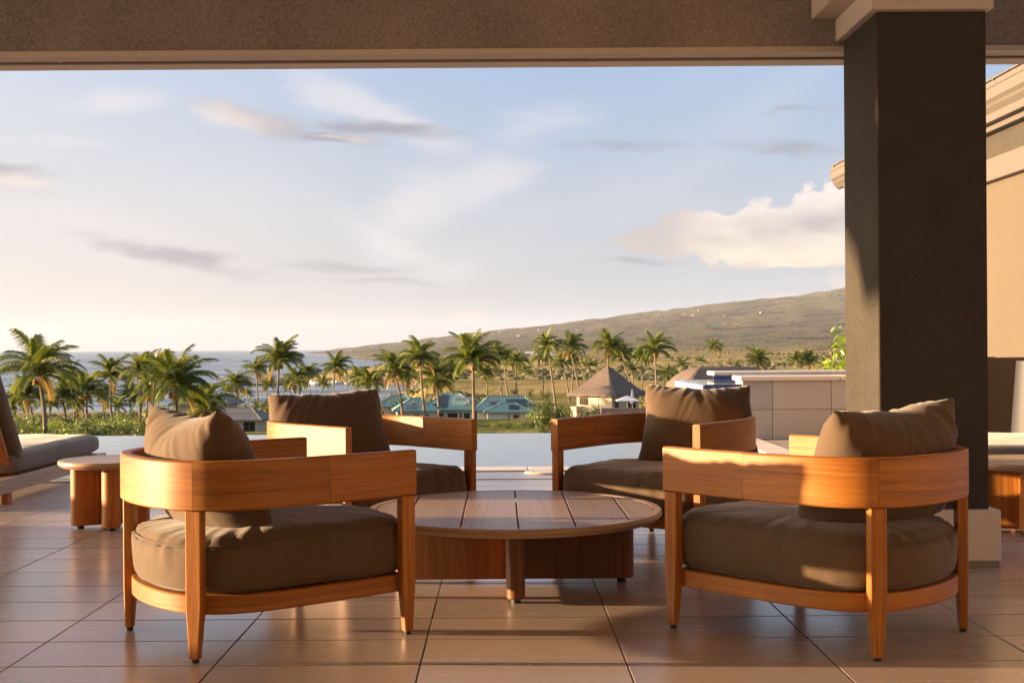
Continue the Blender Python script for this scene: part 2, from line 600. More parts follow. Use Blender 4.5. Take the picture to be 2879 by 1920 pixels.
# ------------------------------------------------------------------ terrace floor, pool
TW, TD = 0.6096, 0.2998
X_OFF, Y_OFF = -0.245, 3.517
floor = box('terrace_floor', -26, 9, -3.2, 9.06, -0.30, -0.0016, GROUT)
tag(floor, kind='structure')
bmt = bmesh.new()
bm_box(bmt, -TW / 2 + .0025, TW / 2 - .0025, -TD / 2 + .0040, TD / 2 - .0040, -0.010, 0.0, 0.0010)
tile_me = finish(bmt, TILE, name='floor_tile')
n_rest = []
DRAIN_Y = 8.43
for j in range(-23, 19):
    for i in range(-43, 16):
        cx = X_OFF + (i + .5) * TW
        cy = Y_OFF + (j + .5) * TD
        if cy + TD / 2 > 9.02: continue
        dz = rnd.uniform(-.0004, .0004)
        seen = cy > 3.1 and -0.46 * cy - .3 < cx < 0.48 * cy + .3
        if seen:
            o = add_obj('tile', tile_me, floor, (cx, cy, dz))
        else:
            n_rest.append((cx, cy, dz))
bmr = bmesh.new()
for cx, cy, dz in n_rest:
    vs = [bmr.verts.new((cx + a * (TW / 2 - .0025), cy + b_ * (TD / 2 - .0018), dz)) for a, b_ in ((-1, -1), (1, -1), (1, 1), (-1, 1))]
    bmr.faces.new(vs)
o = add_obj('tiles_beyond_view', finish(bmr, TILE, name='tiles_beyond_view'), floor)
tag(o, kind='stuff')

# coping along the near pool edge, one slab after another
COP0, COP1 = 9.03, 9.30
pool_edge = box('pool_edge', -16, 2.30, COP0 + .01, COP1 - .01, -0.30, -0.045, GROUT)
tag(pool_edge, kind='structure')
x = -15.4
while x < 2.2:
    x1 = min(x + 0.60, 2.298)
    box('coping_slab', x + .003, x1 - .003, COP0, COP1, -0.044, 0.004 + rnd.uniform(-.0006, .0006), COPING, pool_edge, 0.006, seg=2)
    x = x1
# the right-hand side of the pool: coping and a mosaic waterline
side_edge = box('pool_edge', 2.312, 2.60, COP0 + .01, 11.93, -0.30, -0.045, GROUT)
tag(side_edge, kind='structure')
y = COP0
while y < 11.85:
    y1 = min(y + 0.60, 11.93)
    box('coping_slab', 2.30, 2.58, y + .003, y1 - .003, -0.044, 0.004 + rnd.uniform(-.0006, .0006), COPING, side_edge, 0.006, grain='y', seg=2)
    y = y1
box('mosaic_waterline', 2.285, 2.2995, COP1, 11.93, -0.30, -0.0455, MOSAIC_PALE, side_edge)
deck = box('pool_deck', 2.585, 9.0, 9.065, 11.93, -0.30, -0.0016, GROUT)
tag(deck, kind='structure')
bmt = bmesh.new()
bm_box(bmt, -TW / 2 + .0025, TW / 2 - .0025, -TD / 2 + .0040, TD / 2 - .0040, -0.010, 0.0, 0.0010)
TILE_OUT = tile_mat('outdoor_porcelain', (0.34, 0.27, 0.215), (0.47, 0.385, 0.315), 0.45)
deck_me = finish(bmt, TILE_OUT, name='deck_tile')
for j in range(9):
    for i in range(10):
        add_obj('tile', deck_me, deck, (2.59 + (i + .5) * TW, 9.07 + (j + .5) * TD, rnd.uniform(-.0004, .0004)))

WATER_Z = -0.020
pool = box('pool_water', -16, 2.284, COP1 + .001, 13.20, -0.25, WATER_Z, POOL)
tag(pool, kind='structure')
weir = box('pool_weir', -16, 2.02, 13.205, 13.40, -3.0, WATER_Z - .012, MOSAIC)
tag(weir, 'long infinity edge wall at the far side of the pool', 'pool wall')

# linear drain
drain = empty('slot_drain', (0, DRAIN_Y, 0))
tag(drain, 'thin dark linear slot drain across the tiles before the pool', 'drain')
bm = bmesh.new()
bm_box(bm, -9, 2.25, -.022, -.014, -.004, .0032)
bm_box(bm, -9, 2.25, .014, .022, -.004, .0032)
add_obj('drain_frame', finish(bm, plain('drain_steel', (0.30, 0.28, 0.26), 0.4, metal=0.6), name='drain_frame'), drain)
box('channel', -9, 2.25, -.0135, .0135, -.003, .0012, BLACK_RUBBER, drain)
bm = bmesh.new()
xx = -8.99
while xx < 2.24:
    vs = [bm.verts.new(p) for p in ((xx, -.0135, .0026), (xx + .014, -.0135, .0026), (xx + .014, .0135, .0026), (xx, .0135, .0026))]
    bm.faces.new(vs)
    xx += .034
o = add_obj('grate_bars', finish(bm, plain('grate_steel', (0.34, 0.30, 0.27), 0.45, metal=0.3), name='grate_bars'), drain)
tag(o, kind='stuff')

# skimmer lid
lid = empty('skimmer_lid', (0.305, 8.86, 0.001))
tag(lid, 'round cream skimmer lid set in the tiles by the pool edge', 'lid')
cyl('collar', 0.140, 0.0005, 0.006, CREAM, lid, 40, bev=.002)
cyl('cover', 0.122, 0.0065, 0.010, plain('lid_plastic', (0.58, 0.52, 0.44), 0.5), lid, 40, bev=.0015)
for k in range(2):
    cyl('finger_hole', 0.010, 0.0102, 0.0106, BLACK_RUBBER, lid, 14, loc=((-1) ** k * .07, 0, 0))

# ------------------------------------------------------------------ raised spa
spa = empty('raised_spa', (2.5, 12.0, 0))
tag(spa, 'raised spa with porcelain clad wall, stone coping and blue mosaic spill edge', 'spa')


def at_spa(o):
    o.matrix_parent_inverse = Matrix.Translation((-2.5, -12.0, 0))
    return o


SX0 = 2.42
at_spa(box('core', SX0 + .02, 8.9, 11.965, 12.30, -0.2, 0.575, GROUT, spa))
at_spa(box('core', 3.35, 8.9, 12.31, 14.2, -0.2, 0.575, GROUT, spa))
tx = SX0
xs = [SX0, 2.722, 3.314, 3.906, 4.498, 5.09, 5.682, 6.274, 6.866, 7.458, 8.05, 8.642]
for a, b_ in zip(xs[:-1], xs[1:]):
    for z0, z1 in ((-0.003, 0.290), (0.294, 0.578)):
        at_spa(box('wall_tile', a + .003, b_ - .003, 11.945, 11.96, z0, z1, TILE_WALL, spa, .0015))
# left end of the wall
at_spa(box('end_tile', SX0 + .004, SX0 + .016, 11.965, 12.30, -.003, .578, TILE_WALL, spa))


def coping(x0, x1, y0, y1, z0, z1):
    at_spa(box('coping_slab', x0, x1, y0, y1, z0, z1, COPING, spa, .014, seg=3))


cx_ = [SX0 - .03, 3.4, 4.2, 5.0, 5.8, 6.6, 7.4, 8.2, 8.9]
for a, b_ in zip(cx_[:-1], cx_[1:]):
    coping(a + .0015, b_ - .0015, 11.915, 12.34, .580, .630)
for a, b_ in zip(cx_[:-1], cx_[1:]):
    if b_ > 4.3:
        coping(max(a, 4.05) + .0015, b_ - .0015, 12.343, 13.7, .580, .629)
coping(2.445, 4.0, 13.72, 14.15, .590, .640)
coping(4.003, 8.9, 13.72, 14.15, .590, .639)
# spill basin
at_spa(box('basin_front', 2.03, SX0 - .005, 11.955, 11.975, -0.25, .540, MOSAIC, spa))
at_spa(box('basin_side', 2.03, 2.05, 11.976, 13.95, -0.25, .540, MOSAIC_PALE, spa))
at_spa(box('basin_back', 2.051, 2.44, 13.70, 13.95, -0.25, .540, MOSAIC, spa))
at_spa(box('inner_mosaic', 2.445, 3.34, 13.70, 13.715, 0.4, .589, MOSAIC, spa))
at_spa(box('inner_mosaic', SX0, 3.34, 12.31, 12.325, 0.4, .579, MOSAIC, spa))
at_spa(box('spa_water', 2.052, 4.04, 12.33, 13.695, 0.3, .548, POOL, spa))
at_spa(box('spa_water', 2.052, SX0 - .006, 11.977, 12.329, 0.3, .548, POOL, spa))

# ------------------------------------------------------------------ pavilion: column, beam, roof
column = empty('stone_column', (1.818, 5.23, 0))
tag(column, 'square dark stucco column with pale capital and base at the right', 'column')


def at_col(o):
    o.matrix_parent_inverse = Matrix.Translation((-1.818, -5.23, 0))
    return o


CX0, CX1, CY0, CY1 = 1.588, 2.048, 5.0, 5.487
bm = bmesh.new()
bm_box(bm, CX0, CX1, CY0, CY1, .20, 2.60, .006, 2)
at_col(add_obj('shaft', finish(bm, STUCCO_DARK, name='shaft'), column))
at_col(box('base_block', CX0 - .036, CX1 + .034, CY0 - .040, CY1 + .03, .030, .243, TRIM, column, .004))
at_col(box('base_shadow_gap', CX0 - .030, CX1 + .028, CY0 - .034, CY1 + .02, .0, .0305, plain('grey_skirting', (0.20, 0.17, 0.14), 0.6), column))
at_col(box('capital_collar', CX0 - .036, CX1 + .016, CY0 - .043, CY1 + .002, 2.333, 2.436, TRIM, column, .004))
at_col(box('capital_moulding', CX0 - .147, CX1 + .13, CY0 - .15, CY1 + .002, 2.437, 2.80, TRIM, column, .006))

beam = empty('roof_beam', (-5, 5.6, 2.28))
tag(beam, 'long brown stucco beam with pale trim across the top of the terrace', 'beam')


def at_beam(o):
    o.matrix_parent_inverse = Matrix.Translation((5, -5.6, -2.28))
    return o


at_beam(box('stucco_face', -11, 6, 5.49, 5.755, 2.312, 2.995, STUCCO_BEAM, beam))
at_beam(box('trim_board', -11, 6, 5.478, 5.52, 2.286, 2.3115, TRIM, beam, .002))
at_beam(box('soffit_board', -11, 6, 5.5205, 5.60, 2.290, 2.3115, TRIM, beam))
at_beam(box('door_track', -11, 6, 5.605, 5.625, 2.281, 2.3115, plain('bronze_track', (0.26, 0.20, 0.15), 0.4, metal=0.3), beam))
at_beam(box('soffit_board', -11, 6, 5.63, 5.752, 2.286, 2.3115, CEIL, beam))
for xc in (-2.04, 0.43):
    at_beam(cyl('track_stop', .008, 2.272, 2.289, TRIM, beam, 12, loc=(xc, 5.53, 0)))

roof = empty('terrace_roof', (-5, 2, 2.85))
tag(roof, 'flat terrace roof and ceiling overhead', 'roof')


def at_roof(o):
    o.matrix_parent_inverse = Matrix.Translation((5, -2, -2.85))
    return o


at_roof(box('ceiling', -8.2, 4.5, -3.2, 5.488, 2.86, 3.0, CEIL, roof))
at_roof(prism('shade_overhang', [(-15.93, 5.757), (3.2, 5.757), (3.2, 7.5), (1.5, 7.5)], 2.74, 3.0, CEIL, roof, 0.0, smooth=False))  # unseen, added and tapered to cast the diagonal shadow on the column
back = box('unseen_wall', -9, 9, -3.4, -3.205, 0.0, 3.0, STUCCO_BEAM)  # unseen wall added to enclose and reflect the terrace light
tag(back, 'sand coloured house wall added unseen behind the camera to shape the terrace light', 'wall')

blocker = box('blocker_wall', -6.3, -6.05, 0.5, 6.5, 0.0, 0.52, STUCCO_DARK)  # out of view, added to keep low sun off part of the floor
tag(blocker, 'low stucco parapet wall added unseen at the left to cut off the low sun', 'wall')
side = box('unseen_wall', 3.3, 3.55, -3.2, 3.4, 0.0, 2.855, plain('bounce_wall_paint', (0.24, 0.195, 0.15), 0.7))  # out of view, added so its sunlit face bounces warm light onto the chairs
tag(side, 'pale wall added unseen right of the frame to bounce sunlight', 'wall')

# ------------------------------------------------------------------ neighbouring wing at the right
wing = empty('house_wing', (4.0, 10.0, 0))
tag(wing, 'sunlit sand stucco wing of the house with layered eave, right edge', 'building')


def at_wing(o):
    o.matrix_parent_inverse = Matrix.Translation((-4.0, -10.0, 0))
    return o


WX = 3.78
WY0, WY1 = 6.9, 12.55
at_wing(box('wall', WX, WX + .35, WY0, WY1, 0, 2.172, STUCCO_WALL, wing))
at_wing(box('trim_band', WX - .06, WX + .30, WY0, WY1 + .06, 2.175, 2.344, WING_TRIM, wing, .004))
at_wing(box('frieze', WX + .01, WX + .35, WY0, WY1, 2.347, 2.545, STUCCO_DARK, wing))
at_wing(box('bed_moulding', WX - .06, WX + .3, WY0, WY1 + .06, 2.548, 2.590, WING_TRIM, wing, .004))
at_wing(box('cornice_board', WX - .12, WX + .3, WY0, WY1 + .12, 2.593, 2.655, WING_TRIM, wing, .004))
at_wing(box('soffit', WX - .09, WX + .3, WY0, WY1 + .33, 2.658, 2.70, WING_TRIM, wing))


bm = bmesh.new()
prof = [(3.70, 2.655), (3.675, 2.660), (3.655, 2.685), (3.630, 2.715), (3.622, 2.735), (3.60, 2.760), (3.598, 2.835), (3.592, 2.840), (3.592, 2.872), (3.70, 2.872)]
prof = [(a, b_ - 0.025) for a, b_ in prof]
bm_rings(bm, [[(a, WY0, b_) for a, b_ in prof], [(a, 12.96, b_) for a, b_ in prof]])
at_wing(add_obj('gutter', finish(bm, WING_TRIM, grain='y', name='gutter'), wing))
bm = bmesh.new()
bm_rings(bm, [[(3.7005, 12.86 + (3.70 - a), b_) for a, b_ in reversed(prof)], [(9.0, 12.86 + (3.70 - a), b_) for a, b_ in reversed(prof)]])
at_wing(add_obj('gutter', finish(bm, WING_TRIM, name='gutter'), wing))
ROOFTILE = plain('slate_roof', (0.10, 0.085, 0.075), 0.6, var=0.3, scale=20)
bm = bmesh.new()
vs = [bm.verts.new(p) for p in ((3.61, WY0, 2.848), (3.61, 12.95, 2.848), (9.0, 12.95, 2.848), (9.0, WY0, 2.848),
                                (3.61, WY0, 2.863), (3.61, 12.95, 2.863), (6.3, 10.2, 3.93), (6.3, WY0, 3.93), (9.0, 12.95, 2.863))]
for q in ((4, 7, 6, 5), (5, 6, 8), (0, 1, 5, 4), (1, 2, 8, 5)):
    bm.faces.new([vs[i] for i in q])
at_wing(add_obj('roof_slope', finish(bm, ROOFTILE, name='roof_slope'), wing))
yy = WY0 + .2
while yy < 12.9:
    at_wing(box('gutter_strap', 3.594, 3.66, yy, yy + .02, 2.8475, 2.867, WING_TRIM, wing))
    yy += .52
sv_ = []
yy = WY0
while yy < 12.8:
    at_wing(box('roof_shingle', 3.598, 3.86, yy + .004, yy + .296, 2.868, 2.880, ROOFTILE, wing, rot=None))
    yy += .30

# ------------------------------------------------------------------ barrel chairs
HALF = [(.385, .365), (.389, .26), (.390, .15), (.389, .04), (.386, -.07), (.376, -.17), (.350, -.262), (.305, -.335),
        (.240, -.388), (.165, -.418), (.08, -.434), (0.0, -.438)]
U_PTS = HALF + [(-x, y) for x, y in reversed(HALF[:-1])]


def catmull(pts, per=8):
    out = []
    P = [pts[0]] + list(pts) + [pts[-1]]
    for i in range(1, len(P) - 2):
        p0, p1, p2, p3 = (Vector(p) for p in P[i - 1:i + 3])
        for k in range(per):
            t = k / per
            out.append(tuple(0.5 * ((2 * p1) + (-p0 + p2) * t + (2 * p0 - 5 * p1 + 4 * p2 - p3) * t * t + (-p0 + 3 * p1 - 3 * p2 + p3) * t ** 3)))
    out.append(tuple(pts[-1]))
    return out


U = catmull(U_PTS, 6)             # right front -> round the back -> left front (clockwise from above)
ARC = [0.0]
for a, b_ in zip(U[:-1], U[1:]):
    ARC.append(ARC[-1] + (Vector(b_) - Vector(a)).length)


def u_at(s):
    s = max(0, min(ARC[-1], s))
    for i in range(len(ARC) - 1):
        if ARC[i + 1] >= s:
            t = (s - ARC[i]) / (ARC[i + 1] - ARC[i])
            p = Vector(U[i]).lerp(Vector(U[i + 1]), t)
            d = (Vector(U[i + 1]) - Vector(U[i])).normalized()
            return p, d
    return Vector(U[-1]), (Vector(U[-1]) - Vector(U[-2])).normalized()


def u_norm(s):
    d = (u_at(s + .012)[0] - u_at(s - .012)[0]).normalized()
    return Vector((d.y, -d.x))      # inward for this direction is (-d.y?) fixed below


def inward(s):
    n = u_norm(s)
    p = u_at(s)[0]
    c = Vector((0, 0.0))
    if (c - p).dot(n) < 0: n = -n
    return n


RAIL_T = 0.036
RZ0, RZ1 = 0.452, 0.601


def rail_piece(s0, s1):
    bm = bmesh.new()
    uvl = bm.loops.layers.uv.verify()
    n = max(3, int((s1 - s0) / .022))
    ch = .005
    sec = [(0, RZ0 + ch), (ch, RZ0), (RAIL_T - ch, RZ0), (RAIL_T, RZ0 + ch), (RAIL_T, RZ1 - ch), (RAIL_T - ch, RZ1), (ch, RZ1), (0, RZ1 - ch)]
    per = [0.0]
    for i in range(8):
        a = sec[i]; b_ = sec[(i + 1) % 8]
        per.append(per[-1] + math.hypot(a[0] - b_[0], a[1] - b_[1]))
    rows = []
    for k in range(n + 1):
        s = s0 + (s1 - s0) * k / n
        p = u_at(s)[0]
        w = inward(s)
        rows.append([bm.verts.new((p.x + w.x * o, p.y + w.y * o, z)) for o, z in sec])
    for k in range(n):
        for i in range(8):
            j = (i + 1) % 8
            f = bm.faces.new((rows[k][i], rows[k + 1][i], rows[k + 1][j], rows[k][j]))
            for l, (su_, sv_) in zip(f.loops, ((k, i), (k + 1, i), (k + 1, i + 1), (k, i + 1))):
                l[uvl].uv = (s0 + (s1 - s0) * su_ / n, per[sv_])
            f.smooth = True
    f = bm.faces.new(rows[0]); f2 = bm.faces.new(list(reversed(rows[-1])))
    for ff in (f, f2):
        for l in ff.loops:
            l[uvl].uv = (l.vert.co.z * 1.0, l.vert.co.x + l.vert.co.y)
    bmesh.ops.recalc_face_normals(bm, faces=bm.faces)
    return finish(bm, TEAK, smooth=True, uvdone=True, name='back_rail', angle=30)


L = ARC[-1]


def s_near(x, y):
    return min((ARC[i] for i in range(len(U))), key=lambda s: (u_at(s)[0] - Vector((x, y))).length)


S_LEG = s_near(.268, -.366)
S_SEAM = s_near(.388, .045)
cuts = [0.0, S_SEAM, S_LEG, L - S_LEG, L - S_SEAM, L]
rail_meshes = [rail_piece(a + .0004, b_ - .0004) for a, b_ in zip(cuts[:-1], cuts[1:])]


def leg_mesh(s, lx=.052, ly=.036):
    """leg under the rail at arc position s, tapering to the floor on its inner sides"""
    p = u_at(s)[0]
    w = inward(s)
    t = Vector((w.y, -w.x))
    bm = bmesh.new()
    rings = []
    ch = .004
    for z, kx, ky in ((.012, .60, .72), (.10, .82, .88), (.165, 1.0, 1.0), (.30, 1.0, 1.0), (RZ0 - .0008, 1.0, 1.0)):
        hx = lx / 2 * kx
        d0, d1 = .001, .001 + ly * ky
        # taper towards the outer face so the outside stays plumb
        pts = []
        for a, b_ in ((-hx + ch, d0), (hx - ch, d0), (hx, d0 + ch), (hx, d1 - ch), (hx - ch, d1), (-hx + ch, d1), (-hx, d1 - ch), (-hx, d0 + ch)):
            q = p + t * a + w * b_
            pts.append((q.x, q.y, z))
        rings.append(pts)
    bm_rings(bm, rings)
    bmesh.ops.recalc_face_normals(bm, faces=bm.faces)
    me = finish(bm, TEAK, grain='z', name='leg', smooth=True, angle=25)
    g0 = p + w * (.001 + ly * .38)
    return me, (g0.x, g0.y)


leg_parts = [leg_mesh(.030), leg_mesh(S_LEG), leg_mesh(L - S_LEG), leg_mesh(L - .030)]
bm = bmesh.new()
bm_rings(bm, [[(.011 * math.cos(k * math.pi / 6), .011 * math.sin(k * math.pi / 6), z) for k in range(12)] for z in (0.0, .0119)])
glide_me = finish(bm, BLACK_RUBBER, name='glide', smooth=True)


def body_outline(off, front_y, bow, rc, n_front=26):
    """closed CCW outline: the U offset inward, closed by a bowed front with rounded corners"""
    pts = []
    for i in range(len(U) - 1, -1, -1):         # left front -> back -> right front = CCW
        s = ARC[i]
        p = u_at(s)[0] + inward(s) * off
        if p.y < front_y - rc: pts.append((p.x, p.y))
    xl, yl = pts[0]; xr, yr = pts[-1]
    corner = []
    for k in range(1, 9):
        a = k / 9 * math.pi / 2
        corner.append((xr - rc + rc * math.cos(a), front_y - rc + rc * math.sin(a)))
    fr = [(xr - rc + (xl + 2 * rc - xr) * k / n_front, front_y) for k in range(n_front + 1)]
    corner2 = [(-x, y) for x, y in reversed(corner)]
    allp = pts + corner + fr + corner2
    out = []
    for x, y in allp:
        if y > front_y - rc - 1e-6:
            y = y + bow * (1 - (x / xr) ** 2) * ((y - (front_y - rc)) / rc if rc > 0 else 1)
        out.append((x, y))
    # resample evenly
    res = []
    N = 150
    acc = [0.0]
    for i in range(len(out)):
        acc.append(acc[-1] + math.dist(out[i], out[(i + 1) % len(out)]))
    for k in range(N):
        s = acc[-1] * k / N
        for i in range(len(out)):
            if acc[i + 1] >= s:
                t = (s - acc[i]) / max(1e-9, acc[i + 1] - acc[i])
                a = out[i]; b_ = out[(i + 1) % len(out)]
                res.append((a[0] + (b_[0] - a[0]) * t, a[1] + (b_[1] - a[1]) * t))
                break
    return res


AP = body_outline(.034, .335, .02, .02)
bm = bmesh.new()
ap_in = offset_poly(AP, .004)
ap_rings = [[(x, y, .138) for x, y in ap_in], [(x, y, .142) for x, y in AP], [(x, y, .190) for x, y in AP], [(x, y, .194) for x, y in ap_in]]
bm_rings(bm, ap_rings)
# follow the curve with the grain
uvl = bm.loops.layers.uv.verify()
for f in bm.faces:
    if len(f.verts) == 4:
        angs = [math.atan2(l.vert.co.y, l.vert.co.x) for l in f.loops]
        base_a = angs[0]
        for l, a in zip(f.loops, angs):
            while a - base_a > math.pi: a -= 2 * math.pi
            while a - base_a < -math.pi: a += 2 * math.pi
            l[uvl].uv = (a * .4, l.vert.co.z)
    else:
        for l in f.loops: l[uvl].uv = (l.vert.co.x, l.vert.co.y)
apron_me = finish(bm, TEAK, smooth=True, uvdone=True, name='seat_base', angle=30)

CU = body_outline(.046, .352, .028, .06)


def cushion_mesh(outline, prof, crown, mat, seed=0, wr=.004):
    bm = bmesh.new()
    cx = sum(p[0] for p in outline) / len(outline)
    cy = sum(p[1] for p in outline) / len(outline)
    rings = []
    N = len(outline)
    per = 0.0
    arc = [0.0]
    for i in range(N):
        arc.append(arc[-1] + math.dist(outline[i], outline[(i + 1) % N]))
    for z, d, k, w in prof:
        off = offset_poly(outline, d)
        ring = []
        for i, (x, y) in enumerate(off):
            x = cx + (x - cx) * k
            y = cy + (y - cy) * k
            s = arc[i] * 1.0
            nz = mnoise.noise(Vector((s * 26, z * 14, seed))) * w
            nz2 = mnoise.noise(Vector((s * 60, z * 20, seed + 5))) * w * .5
            soft = mnoise.noise(Vector((x * 5, y * 5, z * 5 + seed))) * .007 + mnoise.noise(Vector((x * 13, y * 9, seed))) * .003 + (mnoise.noise(Vector((x * 5 + y * 9, y * 34 - x * 21, seed + 2))) * .0028 if z > .36 else 0)
            dxn, dyn = (x - cx), (y - cy)
            ln = math.hypot(dxn, dyn) or 1
            amt = nz + nz2
            back_drop = -.018 * max(0.0, min(1.0, (-.05 - y) / .25)) if z > .34 else 0.0
            ring.append((x + dxn / ln * amt, y + dyn / ln * amt, z + soft + amt * .7 + back_drop))
        rings.append(ring)
    vr = bm_rings(bm, rings, True, False)
    c = bm.verts.new((cx, cy, crown))
    last = vr[-1]
    for i in range(N):
        bm.faces.new((last[i], last[(i + 1) % N], c))
    return finish(bm, mat, smooth=True, name='seat_cushion', angle=0)


CPROF = [(.1945, .05, 1, 0), (.196, .022, 1, 0), (.203, .006, 1, .001), (.214, .000, 1, .001), (.230, -.007, 1, .003), (.255, -.010, 1, .004), (.285, -.012, 1, .0045),
         (.310, -.011, 1, .006), (.332, -.008, 1, .008), (.348, -.004, 1, .007), (.358, .001, 1, .003), (.364, .006, 1, .006), (.372, .013, 1, .009), (.380, .026, 1, .009),
         (.384, .026, .93, .007), (.388, .026, .84, .004), (.391, .026, .70, .002), (.393, .026, .5, .001), (.394, .026, .25, 0)]
cushion_me = cushion_mesh(CU, CPROF, .3945, TAUPE, 3)


def seam_mesh(outline, z, d, r=.0022, drop=0.0):
    bm = bmesh.new()
    off = offset_poly(outline, d)
    n = len(off)
    rings = []
    for i in range(n):
        a = Vector(off[i - 1]); b_ = Vector(off[(i + 1) % n])
        t = (b_ - a).normalized()
        nx, ny = -t.y, t.x
        rings.append([(off[i][0] + nx * r * math.cos(q), off[i][1] + ny * r * math.cos(q), z + r * math.sin(q) - drop * max(0.0, min(1.0, (-.05 - off[i][1]) / .25))) for q in (0, 1.57, 3.14, 4.71)])
    rings.append(rings[0])
    vr = bm_rings(bm, rings, False, False)
    return finish(bm, THREAD, smooth=True, name='seam', angle=0)


seam_top = seam_mesh(CU, .3565, -.0015, drop=.018)
seam_bot = seam_mesh(CU, .2155, -.0008)


def pillow_mesh(W, H, T, mat, seed, pinch=.125, nu=56, nv=44):
    bm = bmesh.new()
    def pos(i, j, side):
        u = -1 + 2 * i / nu
        v = -1 + 2 * j / nv
        x = W / 2 * u * (1 - pinch * .70 * (1 - v * v) * u * u) * (1.0 if v > 0 else 1 + .05 * v * v)
        z = H / 2 * v * (1 - (pinch * 1.35 if v > 0 else pinch * .15) * (1 - abs(u) ** 1.6) * v * v)
        x *= (1 - .05 * (u * v) ** 4) * (1 + .15 * (1 - v) / 2)
        z *= 1 - .05 * (u * v) ** 4
        pv_, qv_ = (2.2, .60) if v > 0 else (5.0, .50)
        e = (max(0, 1 - abs(u) ** 2.8) ** .58) * (max(0, 1 - abs(v) ** pv_) ** qv_)
        t = T / 2 * e
        # gathers running in from the seams
        top = math.exp(-(1 - v) / .34)
        sidew = math.exp(-(1 - abs(u)) / .22)
        bot = math.exp(-(1 + v) / .25)
        ph = u * 5.2 + v * 1.6 * (1 if u > 0 else -1)
        gth = mnoise.noise(Vector((ph * 1.25, v * .9, seed + side * 3.3)))
        gth = (abs(gth) * 2 - .5)
        gs_ = mnoise.noise(Vector((v * 5, u * 1.2, seed + 7 + side)))
        big = mnoise.noise(Vector((u * 1.3, v * 1.3, seed + 11 + side)))
        edge = min(1.0, e * 3.0)
        t += edge * (-.024 * top * gth + .011 * sidew * gs_ - .008 * bot * gth + .016 * big)
        y = side * max(t, .0012 if 0 < i < nu and 0 < j < nv else 0.0)
        # settled: bottom a bit fuller
        x += .006 * mnoise.noise(Vector((v * 2.5, seed, 1)))
        z += .008 * mnoise.noise(Vector((u * 2.2, seed, 4)))
        return (x, y, z)
    grid = {}
    for side in (1, -1):
        for i in range(nu + 1):
            for j in range(nv + 1):
                edge = i in (0, nu) or j in (0, nv)
                key = (i, j, 0 if edge else side)
                if key not in grid:
                    p = pos(i, j, side)
                    if edge: p = (p[0], 0.0, p[2])
                    grid[key] = bm.verts.new(p)
    def gv(i, j, s):
        return grid[(i, j, 0)] if (i in (0, nu) or j in (0, nv)) else grid[(i, j, s)]
    for side in (1, -1):
        for i in range(nu):
            for j in range(nv):
                q = [gv(i, j, side), gv(i + 1, j, side), gv(i + 1, j + 1, side), gv(i, j + 1, side)]
                if side == 1: q.reverse()
                bm.faces.new(q)
    bmesh.ops.recalc_face_normals(bm, faces=bm.faces)
    return finish(bm, mat, smooth=True, name='back_pillow', angle=0)


def make_chair(loc, rz, label, pil, seed, pinch=.12):
    """pil = (dx, dy, dz, yaw, lean, W, H, T)"""
    root = empty('barrel_armchair', (*loc, 0), rz)
    tag(root, label, 'armchair', 'teak barrel armchairs round the coffee table')
    for me in rail_meshes:
        add_obj('back_rail', me, root)
    for me, (gx, gy) in leg_parts:
        lg = add_obj('leg', me, root)
        add_obj('glide', glide_me, lg, (gx, gy, 0))
    add_obj('seat_base', apron_me, root)
    cu_o = add_obj('seat_cushion', cushion_me, root)
    add_obj('seam', seam_top, cu_o)
    add_obj('seam', seam_bot, cu_o)
    px_, py_, pz_, yaw, lean, W, H, T, roll = pil
    p = add_obj('back_pillow', pillow_mesh(W, H, T, TAUPE, seed, pinch), root, (px_, py_, pz_))
    p.rotation_mode = 'ZYX'
    m = Matrix.Rotation(yaw, 4, 'Z') @ Matrix.Rotation(lean, 4, 'X') @ Matrix.Rotation(roll, 4, 'Y')
    p.rotation_mode = 'XYZ'
    p.rotation_euler = m.to_euler('XYZ')
    return root


make_chair((-.805, 3.981), R(-52), 'teak barrel armchair seen from behind at the front left, nearest the left frame',
           (-.035, -.195, .556, R(2), R(20), .53, .43, .26, R(0)), 1.0, .23)
make_chair((1.067, 3.961), R(42.5), 'teak barrel armchair seen from behind at the front right, before the column',
           (.060, -.190, .556, R(-12), R(18), .57, .42, .27, R(-3)), 2.0, .16)
make_chair((-.645, 5.547), R(-135), 'teak barrel armchair facing the camera at the rear left of the table',
           (.065, -.19, .548, R(-27), R(18), .55, .405, .25, R(2.0)), 3.0, .11)
make_chair((.755, 5.578), R(143), 'teak barrel armchair facing the camera at the rear right with sunlit pillow',
           (-.075, -.215, .556, R(33), R(18), .52, .42, .24, R(-1)), 4.0)


# ------------------------------------------------------------------ tables
def circle_strip(r, x0, x1, n=10):
    def arc_pts(sgn):
        pts = []
        for k in range(n + 1):
            x = x0 + (x1 - x0) * k / n
            x = max(-r, min(r, x))
            pts.append((x, sgn * math.sqrt(max(0, r * r - x * x))))
        return pts
    poly = arc_pts(-1) + list(reversed(arc_pts(1)))
    out = []
    for p in poly:
        if not out or math.dist(p, out[-1]) > 1e-4: out.append(p)
    if math.dist(out[0], out[-1]) < 1e-4: out.pop()
    return out


def stadium(length, t, n=7):
    r = t / 2
    h = length / 2 - r
    pts = [(h + r * math.cos(a), r * math.sin(a)) for a in [(-math.pi / 2 + math.pi * k / n) for k in range(n + 1)]]
    pts += [(-h + r * math.cos(a), r * math.sin(a)) for a in [(math.pi / 2 + math.pi * k / n) for k in range(n + 1)]]
    return pts


